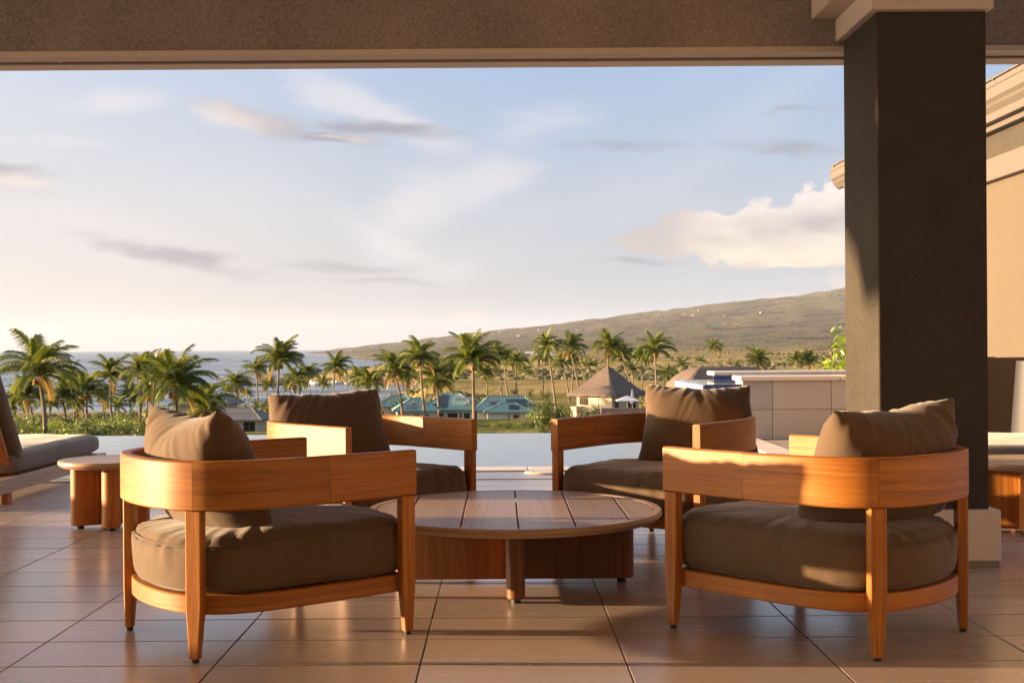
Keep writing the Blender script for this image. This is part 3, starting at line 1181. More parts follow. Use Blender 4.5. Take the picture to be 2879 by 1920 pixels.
def half_stadium(x0, x1, t, n=8):
    r = t / 2
    pts = [(x0, -r), (x1 - r, -r)]
    pts += [(x1 - r + r * math.cos(a), r * math.sin(a)) for a in [(-math.pi / 2 + math.pi * k / n) for k in range(1, n)]]
    pts += [(x1 - r, r), (x0, r)]
    return pts


def rim_mesh(r0, r1, z0, z1, mat, n=96):
    bm = bmesh.new()
    uvl = bm.loops.layers.uv.verify()
    t = z1 - z0
    prof = [(r0, z1), (r1 - .006, z1), (r1, z1 - .006), (r1 + .001, z1 - t * .45), (r1 - .006, z0 + t * .25), (r1 - .02, z0), (r0, z0)]
    rows = [[bm.verts.new((a * math.cos(2 * math.pi * k / n), a * math.sin(2 * math.pi * k / n), z)) for a, z in prof] for k in range(n)]
    m = len(prof)
    for k in range(n):
        for i in range(m):
            j = (i + 1) % m
            f = bm.faces.new((rows[k][i], rows[k][j], rows[(k + 1) % n][j], rows[(k + 1) % n][i]))
            for l, (kk, ii) in zip(f.loops, ((k, i), (k, i + 1), (k + 1, i + 1), (k + 1, i))):
                l[uvl].uv = (2 * math.pi * r1 * kk / n, prof[ii % m][0] + prof[ii % m][1])
    bmesh.ops.recalc_face_normals(bm, faces=bm.faces)
    return finish(bm, mat, smooth=True, uvdone=True, name='rim', angle=30)


def round_table(name, label, loc, rz, r, h, thick, gaps, gapw, base_w, base_len, rim_w, cat, base_rot=0.0, group=None, bmat=None):
    bmat = bmat or TEAK_DARK
    root = empty(name, (*loc, 0), rz)
    tag(root, label, cat, group)
    zt = h
    add_obj('rim', rim_mesh(r - rim_w, r, zt - thick, zt, TEAK_TOP), root)
    ri = r - rim_w - .0008
    edges = [-ri] + list(gaps) + [ri]
    for k, (a, b_) in enumerate(zip(edges[:-1], edges[1:])):
        a2 = a + (gapw / 2 if k else 0)
        b2 = b_ - (gapw / 2 if k < len(edges) - 2 else 0)
        poly = circle_strip(ri, a2, b2)
        prism('plank', poly, zt - thick * .72, zt - .0008, TEAK_TOP, root, .0012, grain='y', smooth=False)
    bl, bs = base_len
    zb = zt - thick - .0005
    pan = prism('base_panel', stadium(bl, base_w), .018, zb, bmat, root, .004, grain='z', rot=(0, 0, base_rot))
    for s in (1, -1):
        pp = prism('base_panel', half_stadium(base_w / 2 + .001, bs / 2, base_w), .018, zb, bmat, root, .004, grain='z', rot=(0, 0, base_rot + s * math.pi / 2))
    for a, l in ((0, bl), (math.pi, bl), (math.pi / 2, bs), (-math.pi / 2, bs)):
        q = a + base_rot
        add_obj('glide', glide_me, root, ((l / 2 - .05) * math.cos(q), (l / 2 - .05) * math.sin(q), 0)).scale = (1.6, 1.6, 1.5)
    return root


GAPS = [.009 + .2065 * k for k in range(-2, 3)]
round_table('coffee_table', 'low round slatted teak coffee table between the four armchairs', (.048, 4.741), 0, .585, .297, .034, GAPS, .007, .068, (.95, .86), .034, 'coffee table')
round_table('side_table', 'small round teak side table beside the lounger at the left', (-2.075, 6.30), R(90), .262, .358, .036, [-.16, -.096, -.032, .032, .096, .16], .005, .095, (.40, .40), .03, 'side table', R(20), 'small round teak side tables', TEAK)
round_table('side_table', 'small round teak side table behind the column at the right edge', (2.62, 5.93), R(50), .30, .358, .036, [-.19, -.11, -.03, .05, .13, .21], .005, .095, (.46, .46), .03, 'side table', R(25), 'small round teak side tables', TEAK)


# ------------------------------------------------------------------ loungers
def soft_box(name, x0, x1, y0, y1, z0, z1, mat, parent, r=.05, seed=0, grain='y', n=(14, 40, 8), loc=None, rot=None):
    """upholstered slab: superellipsoid-rounded box with small gathers at its seams"""
    bm = bmesh.new()
    bmesh.ops.create_cube(bm, size=2.0)
    bmesh.ops.subdivide_edges(bm, edges=bm.edges[:], cuts=15, use_grid_fill=True)
    sx, sy, sz = (x1 - x0) / 2, (y1 - y0) / 2, (z1 - z0) / 2
    cx, cy, cz = (x0 + x1) / 2, (y0 + y1) / 2, (z0 + z1) / 2
    for v in bm.verts:
        p = Vector((v.co.x * sx, v.co.y * sy, v.co.z * sz))
        q = Vector((max(-sx + r, min(sx - r, p.x)), max(-sy + r, min(sy - r, p.y)), max(-sz + r, min(sz - r, p.z)))) if sz > r else Vector((max(-sx + r, min(sx - r, p.x)), max(-sy + r, min(sy - r, p.y)), 0))
        d = p - q
        if sz <= r:
            ln = math.sqrt((d.x / r) ** 2 + (d.y / r) ** 2 + (d.z / sz) ** 2)
            p2 = q + (d / ln if ln > 1 else d)
        else:
            p2 = q + (d.normalized() * r if d.length > r else d)
        topk = 1 + .10 * (1 - (p.x / sx) ** 2) * (1 if p.z > 0 else .3)
        w = mnoise.noise(Vector((p2.x * 4, p2.y * 22, p2.z * 5 + seed))) * .004 + mnoise.noise(Vector((p2.x * 5, p2.y * 5, p2.z * 9 + seed))) * .007
        v.co = Vector((cx + p2.x + (w if abs(p.x) > sx * .8 else 0), cy + p2.y, cz + p2.z * topk + w))
    return add_obj(name, finish(bm, mat, smooth=True, name=name, angle=0), parent, loc, rot)


def lounger(loc, rz, label):
    root = empty('sun_lounger', (*loc, 0), rz)
    tag(root, label, 'sun lounger', 'teak sun loungers facing the pool')
    WX2 = .40
    for s in (-1, 1):
        box('side_rail', s * WX2 - .02, s * WX2 + .02, -1.05, 1.02, .070, .158, TEAK_TOP, root, .003, grain='y')
    box('end_rail', -WX2 + .021, WX2 - .021, .985, 1.02, .075, .155, TEAK_TOP, root, .003)
    box('end_rail', -WX2 + .021, WX2 - .021, -1.05, -1.015, .075, .155, TEAK_TOP, root, .003)
    for k in range(9):
        y0 = -.60 + k * .17
        box('seat_slat', -WX2 + .022, WX2 - .022, y0, y0 + .12, .128, .150, TEAK_TOP, root, .002)
    for sx in (-1, 1):
        for y0 in (-.78, .62):
            lg = box('leg', sx * WX2 - .022, sx * WX2 + .022, y0, y0 + .055, .004, .0695, TEAK, root, .002, grain='z')
            box('glide', sx * WX2 - .014, sx * WX2 + .014, y0 + .01, y0 + .045, 0, .0038, BLACK_RUBBER, lg)
    soft_box('seat_cushion', -.385, .385, -.60, 1.03, .160, .300, GREY_CANVAS, root, .058, 2)
    bk = soft_box('back_cushion', -.385, .385, 0.0, .95, -.145, .02, TAUPE, root, .07, 5)
    bk.matrix_local = Matrix.Translation((0, -.50, .19)) @ Matrix.Rotation(R(124), 4, 'X')
    for s in (-1, 1):
        fr = box('back_frame', s * .33 - .02, s * .33 + .02, 0.0, .84, -.035, 0.0, TEAK, root, .003, grain='y')
        fr.matrix_local = Matrix.Translation((0, -.56, .168)) @ Matrix.Rotation(R(124), 4, 'X')
    for k in range(6):
        fr = box('back_slat', -.309, .309, .04 + k * .135, .12 + k * .135, -.028, -.006, TEAK, root, .002)
        fr.matrix_local = Matrix.Translation((0, -.56, .168)) @ Matrix.Rotation(R(124), 4, 'X')
    return root


lounger((-3.42, 8.0), 0, 'teak sun lounger with grey cushions at the left edge facing the pool')
# daybed behind the column
bed = empty('daybed', (3.55, 7.4, 0))
tag(bed, 'low upholstered daybed with grey cushion beyond the column, right edge', 'daybed')
soft_box('seat_cushion', -.80, .80, -.52, .52, .17, .345, GREY_CANVAS, bed, .06, 9)
for s in (-1, 1):
    box('side_rail', -.82, .82, s * .50 - .02, s * .50 + .02, .08, .165, TEAK_TOP, bed, .003)
    box('end_rail', s * .80 - .02, s * .80 + .02, -.479, .479, .08, .165, TEAK_TOP, bed, .003, grain='y')
    for t in (-1, 1):
        box('leg', s * .74 - .03, s * .74 + .03, t * .46 - .03, t * .46 + .03, 0, .0795, TEAK, bed, .003, grain='z')


# ------------------------------------------------------------------ tall planters by the wing
def planter(loc, r_top, r_bot, h, square, c, label):
    root = empty('tall_planter', (*loc, 0))
    tag(root, label, 'planter', 'tall planters against the sunlit wall')
    m = plain('planter_clay', c, 0.6, var=0.12, scale=7)
    n = 4 if square else 32
    bm = bmesh.new()
    def ring(r, z):
        if square:
            return [(r * a, r * b_, z) for a, b_ in ((-1, -1), (1, -1), (1, 1), (-1, 1))]
        return [(r * math.cos(2 * math.pi * k / n), r * math.sin(2 * math.pi * k / n), z) for k in range(n)]
    bm_rings(bm, [ring(r_bot, 0), ring(r_top, h), ring(r_top - .03, h), ring(r_top - .045, h - .07)])
    add_obj('body', finish(bm, m, smooth=not square, grain='z', name='body'), root)
    bm = bmesh.new()
    bm_rings(bm, [ring(r_top - .047, h - .10), ring(r_top - .047, h - .068)])
    add_obj('soil', finish(bm, plain('soil', (0.04, 0.028, 0.02), 0.95, bump=.5), name='soil'), root)
    return root


planter((3.50, 8.72), .24, .18, .84, True, (0.12, 0.085, 0.06), 'tall tapered brown square planter against the sunlit wall')
planter((3.66, 8.10), .14, .20, .82, False, (0.022, 0.023, 0.026), 'dark grey round planter at the right frame edge')

# ------------------------------------------------------------------ terrain and sea
SEA_Z = -35.0
COAST = [(0, -420), (200, -330), (400, -268), (600, -275), (680, -285), (760, -215), (850, -120), (950, -62), (1080, -40), (1180, -95), (1240, -215), (1480, -240),
         (1560, -150), (1680, -90), (2000, -70), (2600, -150), (3300, -330), (4200, -530), (4500, -430), (5100, -560), (5900, -850), (6400, -720), (8000, -1180),
         (9800, -1640), (10700, -1800), (11300, -1500), (11900, -300), (12600, 3500), (40000, 40000)]


def lerp_tab(tab, y):
    if y <= tab[0][0]: return tab[0][1]
    for (a, b_), (c, d) in zip(tab[:-1], tab[1:]):
        if y <= c: return b_ + (d - b_) * (y - a) / (c - a)
    return tab[-1][1]


def sstep(a, b_, x):
    t = max(0.0, min(1.0, (x - a) / (b_ - a)))
    return t * t * (3 - 2 * t)


FIX = [(17, 200, -10.9, 16), (0, 250, -15.4, 14), (-11, 252, -15.2, 16), (-43, 200, -12.9, 18), (-20, 262, -15.0, 12), (30, 150, -7.5, 14)]


def ground_z(X, Y):
    d = X - lerp_tab(COAST, Y)
    nz = mnoise.noise(Vector((X * .012, Y * .012, 0))) * 1.3 + mnoise.noise(Vector((X * .05, Y * .05, 3))) * .35
    if d > 0:
        z = SEA_Z + 23.0 * (1 - math.exp(-d / 85.0))
        s_ = sstep(700, 8200, Y)
        rough = 1 + .10 * mnoise.noise(Vector((X * .0016, Y * .0016, 7))) + .035 * mnoise.noise(Vector((X * .006, Y * .006, 9)))
        gully = abs(mnoise.noise(Vector((X * .00055, Y * .0034, 31)))) + .5 * abs(mnoise.noise(Vector((X * .0016, Y * .008, 37))))
        z += .108 * max(0.0, d - 150) * s_ * rough * (1 - .16 * gully + .05)
        z += sstep(9300, 12000, Y) * -220
        z += nz * min(1.0, d / 60.0) * (1 + Y / 900.0)
    else:
        z = SEA_Z + max(-12, d * .06)
    if Y < 900:
        wq = 1 - sstep(-.10, -.045, X / max(Y, 1.0))
        z = z * (1 - wq) + min(z, -3.5 - .0455 * Y + nz * .5) * wq
    near = -3.2 - .042 * Y + nz * .6 - .02 * max(0, -X - 20)
    k = 1 - sstep(120, 420, Y)
    z = z * (1 - k) + near * k
    for fx, fy, fz, fr in FIX:
        w = math.exp(-(((X - fx) / fr) ** 2 + ((Y - fy) / fr) ** 2))
        z = z * (1 - w) + fz * w
    return z


bm = bmesh.new()
NA, NR = 300, 210
rows = []
for j in range(NR + 1):
    r = 14.6 * (13600 / 14.6) ** (j / NR)
    row = []
    for i in range(NA + 1):
        a = R(-62 + 124 * i / NA)
        X, Y = r * math.sin(a), r * math.cos(a)
        row.append(bm.verts.new((X, Y, ground_z(X, Y))))
    rows.append(row)
for j in range(NR):
    for i in range(NA):
        bm.faces.new((rows[j][i], rows[j][i + 1], rows[j + 1][i + 1], rows[j + 1][i]))
LAND, g, b = new_mat('dry_grass_and_scrub')
tcn = g.node('ShaderNodeTexCoord')
ob = tcn.outputs['Object']
x, y, z = g.sep(ob)
n1 = g.noise(g.vec(g.mul(x, .0010), g.mul(y, .0052), g.mul(z, .012)), 1.0, 7, 0.66, 0.4)
n2 = g.noise(ob, .012, 7, 0.65)
n3 = g.noise(ob, .09, 6, 0.65)
n4 = g.noise(ob, .6, 4, 0.6)
far = g.ss(y, 900, 3500)
green = g.mul(g.m('SUBTRACT', 1.0, g.ss(x, 4.0, 34.0)), g.m('SUBTRACT', 1.0, g.ss(y, 270, 460)))
near_c = g.ramp(g.add(g.mul(n2, .6), g.mul(n3, .4)), [(0.36, (0.095, 0.105, 0.035)), (0.44, (0.20, 0.160, 0.062)), (0.54, (0.37, 0.265, 0.115)), (0.68, (0.46, 0.34, 0.155))])
near_c = g.mix(g.mul(g.ss(n4, 0.56, 0.76), 0.45), near_c, (0.12, 0.115, 0.05, 1))
near_c = g.mix(g.mul(green, g.ss(n3, 0.34, 0.52)), near_c, g.ramp(n2, [(0.35, (0.048, 0.074, 0.016)), (0.65, (0.125, 0.140, 0.036))]))
far_c = g.ramp(g.add(g.mul(n1, .7), g.mul(n2, .3)), [(0.40, (0.060, 0.038, 0.040)), (0.46, (0.125, 0.088, 0.078)), (0.50, (0.165, 0.160, 0.088)), (0.54, (0.095, 0.082, 0.068)), (0.585, (0.125, 0.140, 0.068)), (0.65, (0.26, 0.220, 0.135))])
far_c = g.mix(g.mul(g.ss(n3, 0.50, 0.62), 0.45), far_c, (0.080, 0.085, 0.055, 1))
g.link(b.inputs['Base Color'], g.mix(far, near_c, far_c))
b.inputs['Roughness'].default_value = 1.0
b.inputs['Specular IOR Level'].default_value = 0.0
g.link(b.inputs['Normal'], g.bump(g.add(n3, n4), 0.5, 1.0))
land = add_obj('ground', finish(bm, LAND, smooth=True, name='ground', angle=0))
tag(land, kind='structure')

SEA, g, b = water_mat('sea_water', (0.035, 0.065, 0.095), 0.22, 0.05, 0.0)
tcn = g.node('ShaderNodeTexCoord')
x, y, z = g.sep(tcn.outputs['Object'])
w1 = g.noise(g.vec(g.mul(x, .0035), g.mul(y, .016), 0.0), 1.0, 5, 0.6)
w2 = g.noise(g.vec(g.mul(x, .05), g.mul(y, .13), 0.0), 1.0, 5, 0.6)
g.link(b.inputs['Normal'], g.bump(g.add(g.mul(w1, 6.0), w2), 0.55, 2.0))
g.link(b.inputs['Roughness'], g.add(0.16, g.mul(g.ss(w1, 0.42, 0.62), 0.22)))
bm = bmesh.new()
vs = [bm.verts.new(p) for p in ((-30000, 60, SEA_Z), (30000, 60, SEA_Z), (30000, 30000, SEA_Z), (-30000, 30000, SEA_Z))]
bm.faces.new(vs)
sea = add_obj('sea', finish(bm, SEA, name='sea'))
tag(sea, kind='structure')


# ------------------------------------------------------------------ palms
def leaf_mat(name, dark, light, trans=0.30, rough=0.45):
    m, g, b = new_mat(name)
    oi = g.node('ShaderNodeObjectInfo')
    tcn = g.node('ShaderNodeTexCoord')
    n = g.noise(tcn.outputs['Object'], 4.0, 3, 0.6)
    f = g.add(g.mul(oi.outputs['Random'], .5), g.mul(n, .5))
    c = g.ramp(f, [(0.25, dark), (0.75, light)])
    g.link(b.inputs['Base Color'], c)
    b.inputs['Roughness'].default_value = rough
    b.inputs['Specular IOR Level'].default_value = 0.35
    t = g.node('ShaderNodeBsdfTranslucent')
    g.link(t.inputs['Color'], g.mix(0.5, c, (light[0] * 1.5, light[1] * 1.5, light[2], 1)))
    mx = g.node('ShaderNodeMixShader')
    mx.inputs[0].default_value = trans
    out = m.node_tree.nodes['Material Output']
    m.node_tree.links.new(b.outputs[0], mx.inputs[1])
    m.node_tree.links.new(t.outputs[0], mx.inputs[2])
    m.node_tree.links.new(mx.outputs[0], out.inputs[0])
    return m


PALM = leaf_mat('palm_leaf', (0.046, 0.078, 0.010), (0.175, 0.195, 0.030))
PALM_DRY = leaf_mat('dry_palm_leaf', (0.20, 0.13, 0.035), (0.34, 0.22, 0.06))
BARK = plain('palm_bark', (0.19, 0.145, 0.105), 0.9, 0.1, var=0.35, scale=2.0)
FRUIT = plain('palm_fruit', (0.36, 0.20, 0.045), 0.7, 0.2, var=0.4, scale=6.0)


def frond_mesh(e0, e1, mat, seed, nl=36):
    rr = random.Random(seed)
    bm = bmesh.new()
    pts = []
    p = Vector((0.02, 0, 0))
    N = 16
    for k in range(N + 1):
        t = k / N
        e = R(e0 + (e1 - e0) * (t ** 1.25))
        pts.append((p.copy(), Vector((math.cos(e), 0, math.sin(e)))))
        p = p + Vector((math.cos(e), 0, math.sin(e))) / N
    tube(bm, [q[0] for q in pts[::2]], [.011 * (1 - .8 * k / (N / 2)) for k in range(N // 2 + 1)], 3, False)
    sway = rr.uniform(-.12, .12)
    for k in range(nl):
        t = .12 + .86 * k / (nl - 1)
        i = min(N - 1, int(t * N))
        f = t * N - i
        q = pts[i][0].lerp(pts[i + 1][0], f)
        tg = pts[i][1]
        up = Vector((-tg.z, 0, tg.x))
        ln = (.10 + .24 * math.sin(math.pi * min(1, t * .86 + .12)) ** .8) * rr.uniform(.85, 1.1)
        for s in (-1, 1):
            side = Vector((0, s, 0))
            d = (side * .80 + tg * (.42 + .5 * t) + up * .22).normalized()
            d2 = (side * .45 + tg * (.5 + .4 * t) + Vector((0, 0, -.85 + sway * s))).normalized()
            w = tg * .014
            a = q - w; b_ = q + w
            m1 = q + d * ln * .5
            tip = m1 + d2 * ln * .55
            v = [bm.verts.new(x) for x in (a, b_, m1 + w * .8, m1 - w * .8, tip)]
            bm.faces.new((v[0], v[1], v[2], v[3]))
            bm.faces.new((v[3], v[2], v[4]))
    return finish(bm, mat, name='frond')


FRONDS = {}
for key, e0, e1, mt in (('up', 84, 30, PALM), ('up2', 74, -5, PALM), ('mid', 58, -38, PALM), ('mid2', 45, -50, PALM), ('low', 24, -62, PALM), ('low2', 8, -72, PALM), ('dry', -22, -84, PALM_DRY)):
    FRONDS[key] = [frond_mesh(e0, e1, mt, hash_) for hash_ in (len(key) * 31 + int(e0) + 200, len(key) * 17 + int(e0) + 500)]
bm = bmesh.new()
rr = random.Random(5)
for k in range(9):
    a = rr.uniform(0, 6.28)
    q = bmesh.ops.create_icosphere(bm, subdivisions=1, radius=.045 * rr.uniform(.7, 1.2))
    bmesh.ops.translate(bm, verts=q['verts'], vec=(.07 * math.cos(a), .07 * math.sin(a), -.05 - .10 * rr.random()))
fruit_me = finish(bm, FRUIT, smooth=True, name='fruit_cluster')


def at(px, py, Y):
    """a point seen at display position (px, py) of the 2351 px wide picture, Y metres ahead"""
    yh = 797 - .0065 * (px - 1150)
    return Vector(((px - 1150) / 2730 * Y, Y, CAM_H - (py - yh) / 2730 * Y))


def palm(px, py, w, label, basepx=None, real=6.4, sparse=False, seed=0):
    rr = random.Random(seed * 13 + 5)
    Y = real * 2730 / w
    real_y = Y
    c = at(px, py + w * .06 + rr.uniform(-3, 3), Y)
    bx = at(basepx if basepx is not None else px, 900, Y).x
    gz = ground_z(bx, Y) - .3
    root = empty('palm_tree', (bx, Y, gz))
    tag(root, label, 'palm tree', 'coconut palms on the slope below the terrace')
    h = c.z - gz
    bm = bmesh.new()
    pts, rad = [], []
    n = 9
    bend = rr.uniform(-1.3, 1.3)
    for k in range(n + 1):
        t = k / n
        pts.append(((c.x - bx) * (t ** 1.35) + bend * math.sin(math.pi * t) * .5, rr.uniform(-.02, .02), h * t))
        rad.append((.24 - .10 * t + (.14 * (1 - t) ** 6) + (.05 if k == n else 0)) * real / 6.4)
    tube(bm, pts, rad, 8)
    add_obj('trunk', finish(bm, BARK, smooth=True, name='trunk', grain='z'), root)
    L_ = w / 2 * Y / 2730 * 1.30
    plan = (['up'] * rr.choice((2, 3, 4)) + ['up2'] * rr.choice((4, 5, 7)) + ['mid'] * 6 + ['mid2'] * 6 + ['low'] * rr.choice((4, 6)) + ['low2'] * rr.choice((3, 4, 6)) + ['dry'] * rr.choice((0, 1, 1, 3))) if not sparse else (['up'] * 1 + ['up2'] * 3 + ['mid'] * 4 + ['mid2'] * 3 + ['low'] * 4 + ['low2'] * 2)
    az = rr.uniform(0, 6.28)
    tx_, ty_ = rr.uniform(-.16, .16), rr.uniform(-.20, .20)
    for k, key in enumerate(plan):
        az += 2.39996 + rr.uniform(-.35, .35)
        azw = az - .32 * math.sin(az)
        s = L_ * rr.uniform(.74, 1.12) * (.88 if key in ('low2', 'dry') else 1)
        o = add_obj('frond', FRONDS[key][k % 2], root, (c.x - bx, 0, h - (.0 if key[0] == 'u' else .15)), (rr.uniform(-.16, .16), rr.uniform(-.16, .18), azw))
        o.rotation_euler = (Matrix.Rotation(tx_, 3, 'X') @ Matrix.Rotation(ty_, 3, 'Y') @ o.rotation_euler.to_matrix()).to_euler()
        o.scale = (s, s * rr.uniform(.85, 1.1), s)
    if not sparse:
        for k in range(2):
            a = rr.uniform(0, 6.28)
            o = add_obj('fruit_cluster', fruit_me, root, (c.x - bx + .25 * math.cos(a), .25 * math.sin(a), h - .35))
            o.scale = (4, 4, 4)
    return root


PALMS = [
    (87, 850, 168, 100, 'tallest near coconut palm at the far left above the lounger', 0),
    (255, 862, 88, 262, 'slender coconut palm with straight trunk above the front left pillow', 0),
    (402, 880, 160, 402, 'broad near coconut palm with wide crown left of the grey roofed house', 0),
    (322, 852, 96, 318, 'bushy coconut palm just left of the broad crowned palm', 0),
    (357, 838, 84, 352, 'coconut palm whose crown rises behind the broad crowned palm', 0),
    (140, 905, 94, 143, 'low yellow green coconut palm right of the tallest left palm', 0),
    (162, 870, 70, 166, 'small coconut palm peeping behind the tallest left palm', 0),
    (196, 897, 92, 200, 'yellow green coconut palm third right of the tallest left palm', 0),
    (232, 908, 70, 238, 'low coconut palm left of the slender straight palm', 0),
    (62, 905, 96, 76, 'low coconut palm under the tallest left palm', 0),
    (270, 930, 56, 272, 'lowest small coconut palm beneath the slender straight palm', 1),
    (470, 930, 118, 470, 'squat palm in front of the grey roofed house', 0),
    (543, 876, 62, 550, 'thin coconut palm standing before the grey roofed house', 0),
    (519, 897, 42, 521, 'small palm left of the thin palm by the grey roofed house', 1),
    (589, 850, 58, 597, 'small dark coconut palm against the sea left of the rear left chair', 0),
    (640, 825, 106, 646, 'tall coconut palm rising over the left corner of the rear left pillow', 0),
    (682, 868, 64, 684, 'coconut palm above the left half of the rear left pillow', 0),
    (706, 861, 56, 709, 'narrow coconut palm above the middle of the rear left pillow', 0),
    (768, 838, 70, 774, 'lone coconut palm against the harbour water', 0),
    (820, 862, 62, 822, 'left palm of the pair above the right half of the rear left pillow', 0),
    (846, 872, 76, 848, 'right palm of the pair above the right half of the rear left pillow', 0),
    (903, 845, 90, 922, 'leaning coconut palm at the right edge of the rear left pillow', 0),
    (963, 822, 94, 975, 'tall coconut palm in front of the left green roof', 0),
    (1000, 868, 92, 1003, 'lower coconut palm in front of the green roof solar panels', 0),
    (943, 897, 32, 944, 'tiny slender palm before the left green roof', 1),
    (1038, 905, 32, 1039, 'tiny slender palm before the middle green roof', 1),
    (1085, 822, 122, 1088, 'largest coconut palm in the middle, before the green roofed house', 0),
    (1140, 812, 60, 1147, 'first of three slim palms right of the largest middle palm', 0),
    (1158, 824, 54, 1168, 'second of three slim palms right of the largest middle palm', 0),
    (1185, 829, 58, 1192, 'third of three slim palms right of the largest middle palm', 0),
    (1257, 790, 72, 1277, 'tallest palm of the cluster left of the thatched house', 0),
    (1243, 818, 52, 1246, 'short palm of the cluster left of the thatched house', 0),
    (1308, 797, 68, 1336, 'strongly leaning palm beside the thatched roof', 0),
    (1290, 830, 56, 1306, 'lower leaning palm of the cluster beside the thatched roof', 0),
    (1314, 828, 50, 1309, 'short upright palm right beside the thatched roof', 0),
    (1395, 795, 74, 1411, 'tall palm directly over the thatched roof', 0),
    (1424, 815, 72, 1466, 'palm leaning left across the thatched roof', 0),
    (1470, 820, 58, 1472, 'slim palm at the right end of the thatched roof', 0),
    (1503, 803, 82, 1510, 'full crowned palm right of the thatched house', 0),
    (1526, 852, 50, 1528, 'short palm under the full crowned palm, left of the spa', 1),
    (1564, 838, 40, 1566, 'small dark fan shaped palm left of the spa', 1),
    (1607, 827, 28, 1608, 'smallest fan shaped palm above the spa', 1),
    (1638, 793, 40, 1650, 'lone small palm on a thin trunk above the spa', 0),
    (1738, 823, 58, 1742, 'feathery palm crown just above the spa coping', 0),
    (1828, 828, 48, 1829, 'left crown of the palm pair above the spa near the column', 0),
    (1856, 828, 48, 1857, 'right crown of the palm pair above the spa near the column', 0),
]
PALMS += [
    (30, 925, 84, 34, 'low palm at the very left frame edge behind the lounger back', 0),
    (112, 928, 66, 114, 'small palm just right of the tallest left palm trunk', 1),
    (178, 930, 60, 180, 'small palm low between the yellow green palms', 1),
    (300, 905, 70, 303, 'half hidden palm under the bushy left palm', 0),
    (340, 900, 74, 344, 'half hidden palm between the bushy palm and the broad crowned palm', 0),
    (432, 905, 66, 436, 'small palm right of the broad crowned palm', 0),
    (500, 925, 44, 502, 'little palm left of the grey roof ridge', 1),
    (566, 905, 40, 568, 'little palm right of the thin palm', 1),
    (612, 880, 50, 616, 'small palm left of the tall palm over the rear left pillow', 0),
    (664, 885, 46, 668, 'little palm right of the tall palm over the rear left pillow', 0),
    (740, 880, 44, 742, 'little palm left of the lone harbour palm', 1),
    (930, 865, 58, 936, 'slim palm behind the leaning palm at the pillow edge', 0),
    (1030, 850, 60, 1034, 'slim palm left behind the largest middle palm', 0),
    (1112, 858, 52, 1114, 'slim palm right behind the largest middle palm', 0),
    (1205, 850, 44, 1209, 'little palm right of the three slim palms', 1),
    (1350, 838, 46, 1352, 'little palm behind the left slope of the thatched roof', 1),
    (1450, 845, 46, 1452, 'little palm behind the right slope of the thatched roof', 1),
    (1540, 868, 44, 1541, 'lowest little palm beside the spa mosaic', 1),
    (1690, 842, 34, 1691, 'tiny palm tuft left of the feathery crown above the spa', 1),
    (1895, 835, 40, 1896, 'tiny palm crown beside the leafy plant at the column', 1),
]
for i, (px_, py_, w_, bp_, lb_, sp_) in enumerate(PALMS):
    palm(px_, py_, w_, lb_, bp_, sparse=bool(sp_), seed=i + 1, real=6.4 if not sp_ else 4.2)

# ------------------------------------------------------------------ shrubs
SHRUB_LEAF = leaf_mat('shrub_leaf', (0.045, 0.07, 0.014), (0.16, 0.18, 0.035), 0.25)
BRIGHT_LEAF = leaf_mat('groundcover_leaf', (0.085, 0.13, 0.016), (0.24, 0.30, 0.04), 0.30)
TWIG = plain('twig_bark', (0.16, 0.12, 0.09), 0.9)


def leafball(n, sx, sy, sz, ls, seed, shell=.55, lobes=7):
    rr = random.Random(seed)
    bm = bmesh.new()
    cs = [(Vector((rr.gauss(0, .42) * sx, rr.gauss(0, .42) * sy, abs(rr.gauss(.45, .28)) * sz)), rr.uniform(.35, .6)) for _ in range(lobes)]
    for k in range(n):
        c, r = cs[k % lobes]
        d = Vector((rr.gauss(0, 1), rr.gauss(0, 1), rr.gauss(0, 1))).normalized()
        q = c + Vector((d.x * sx, d.y * sy, d.z * sz * .9)) * r * (shell + (1 - shell) * rr.random())
        if q.z < 0: q.z = -q.z * .3
        nrm = (d + Vector((rr.gauss(0, .5), rr.gauss(0, .5), rr.gauss(.3, .5)))).normalized()
        t = nrm.orthogonal().normalized()
        t = Matrix.Rotation(rr.uniform(0, 6.28), 3, nrm) @ t
        b_ = nrm.cross(t)
        s = ls * rr.uniform(.6, 1.3)
        vs = [bm.verts.new(p) for p in (q - t * s, q + b_ * s * .45, q + t * s, q - b_ * s * .45)]
        bm.faces.new(vs)
    return bm


def shrub(me, stem_me, px_, py_top, Y, h, label, name='shrub', group=None, wide=1.0, seed=0):
    p = at(px_, 900, Y)
    gz = ground_z(p.x, Y) - .1
    z_top = at(px_, py_top, Y).z
    hh = max(h, z_top - gz)
    root = empty(name, (p.x, Y, gz), seed * 1.7)
    tag(root, label, 'shrub', group)
    o = add_obj('foliage', me, root)
    o.scale = (hh * wide, hh * wide, hh)
    s = add_obj('stem', stem_me, root)
    s.scale = (hh, hh, hh * .8)
    return root


leaf_big = finish(leafball(1500, .62, .62, .80, .050, 3, .5, 12), SHRUB_LEAF, name='foliage')
leaf_mid = finish(leafball(700, .62, .62, .80, .060, 4, .5, 8), SHRUB_LEAF, name='foliage')
leaf_bright = finish(leafball(700, .75, .75, .75, .055, 6, .5, 9), BRIGHT_LEAF, name='foliage')
bm = bmesh.new()
for k in range(4):
    a = k * 1.6
    tube(bm, [(0, 0, 0), (.12 * math.cos(a), .12 * math.sin(a), .35), (.3 * math.cos(a + .3), .3 * math.sin(a + .3), .75)], [.03, .022, .008], 5)
stem_me = finish(bm, TWIG, smooth=True, name='stem')

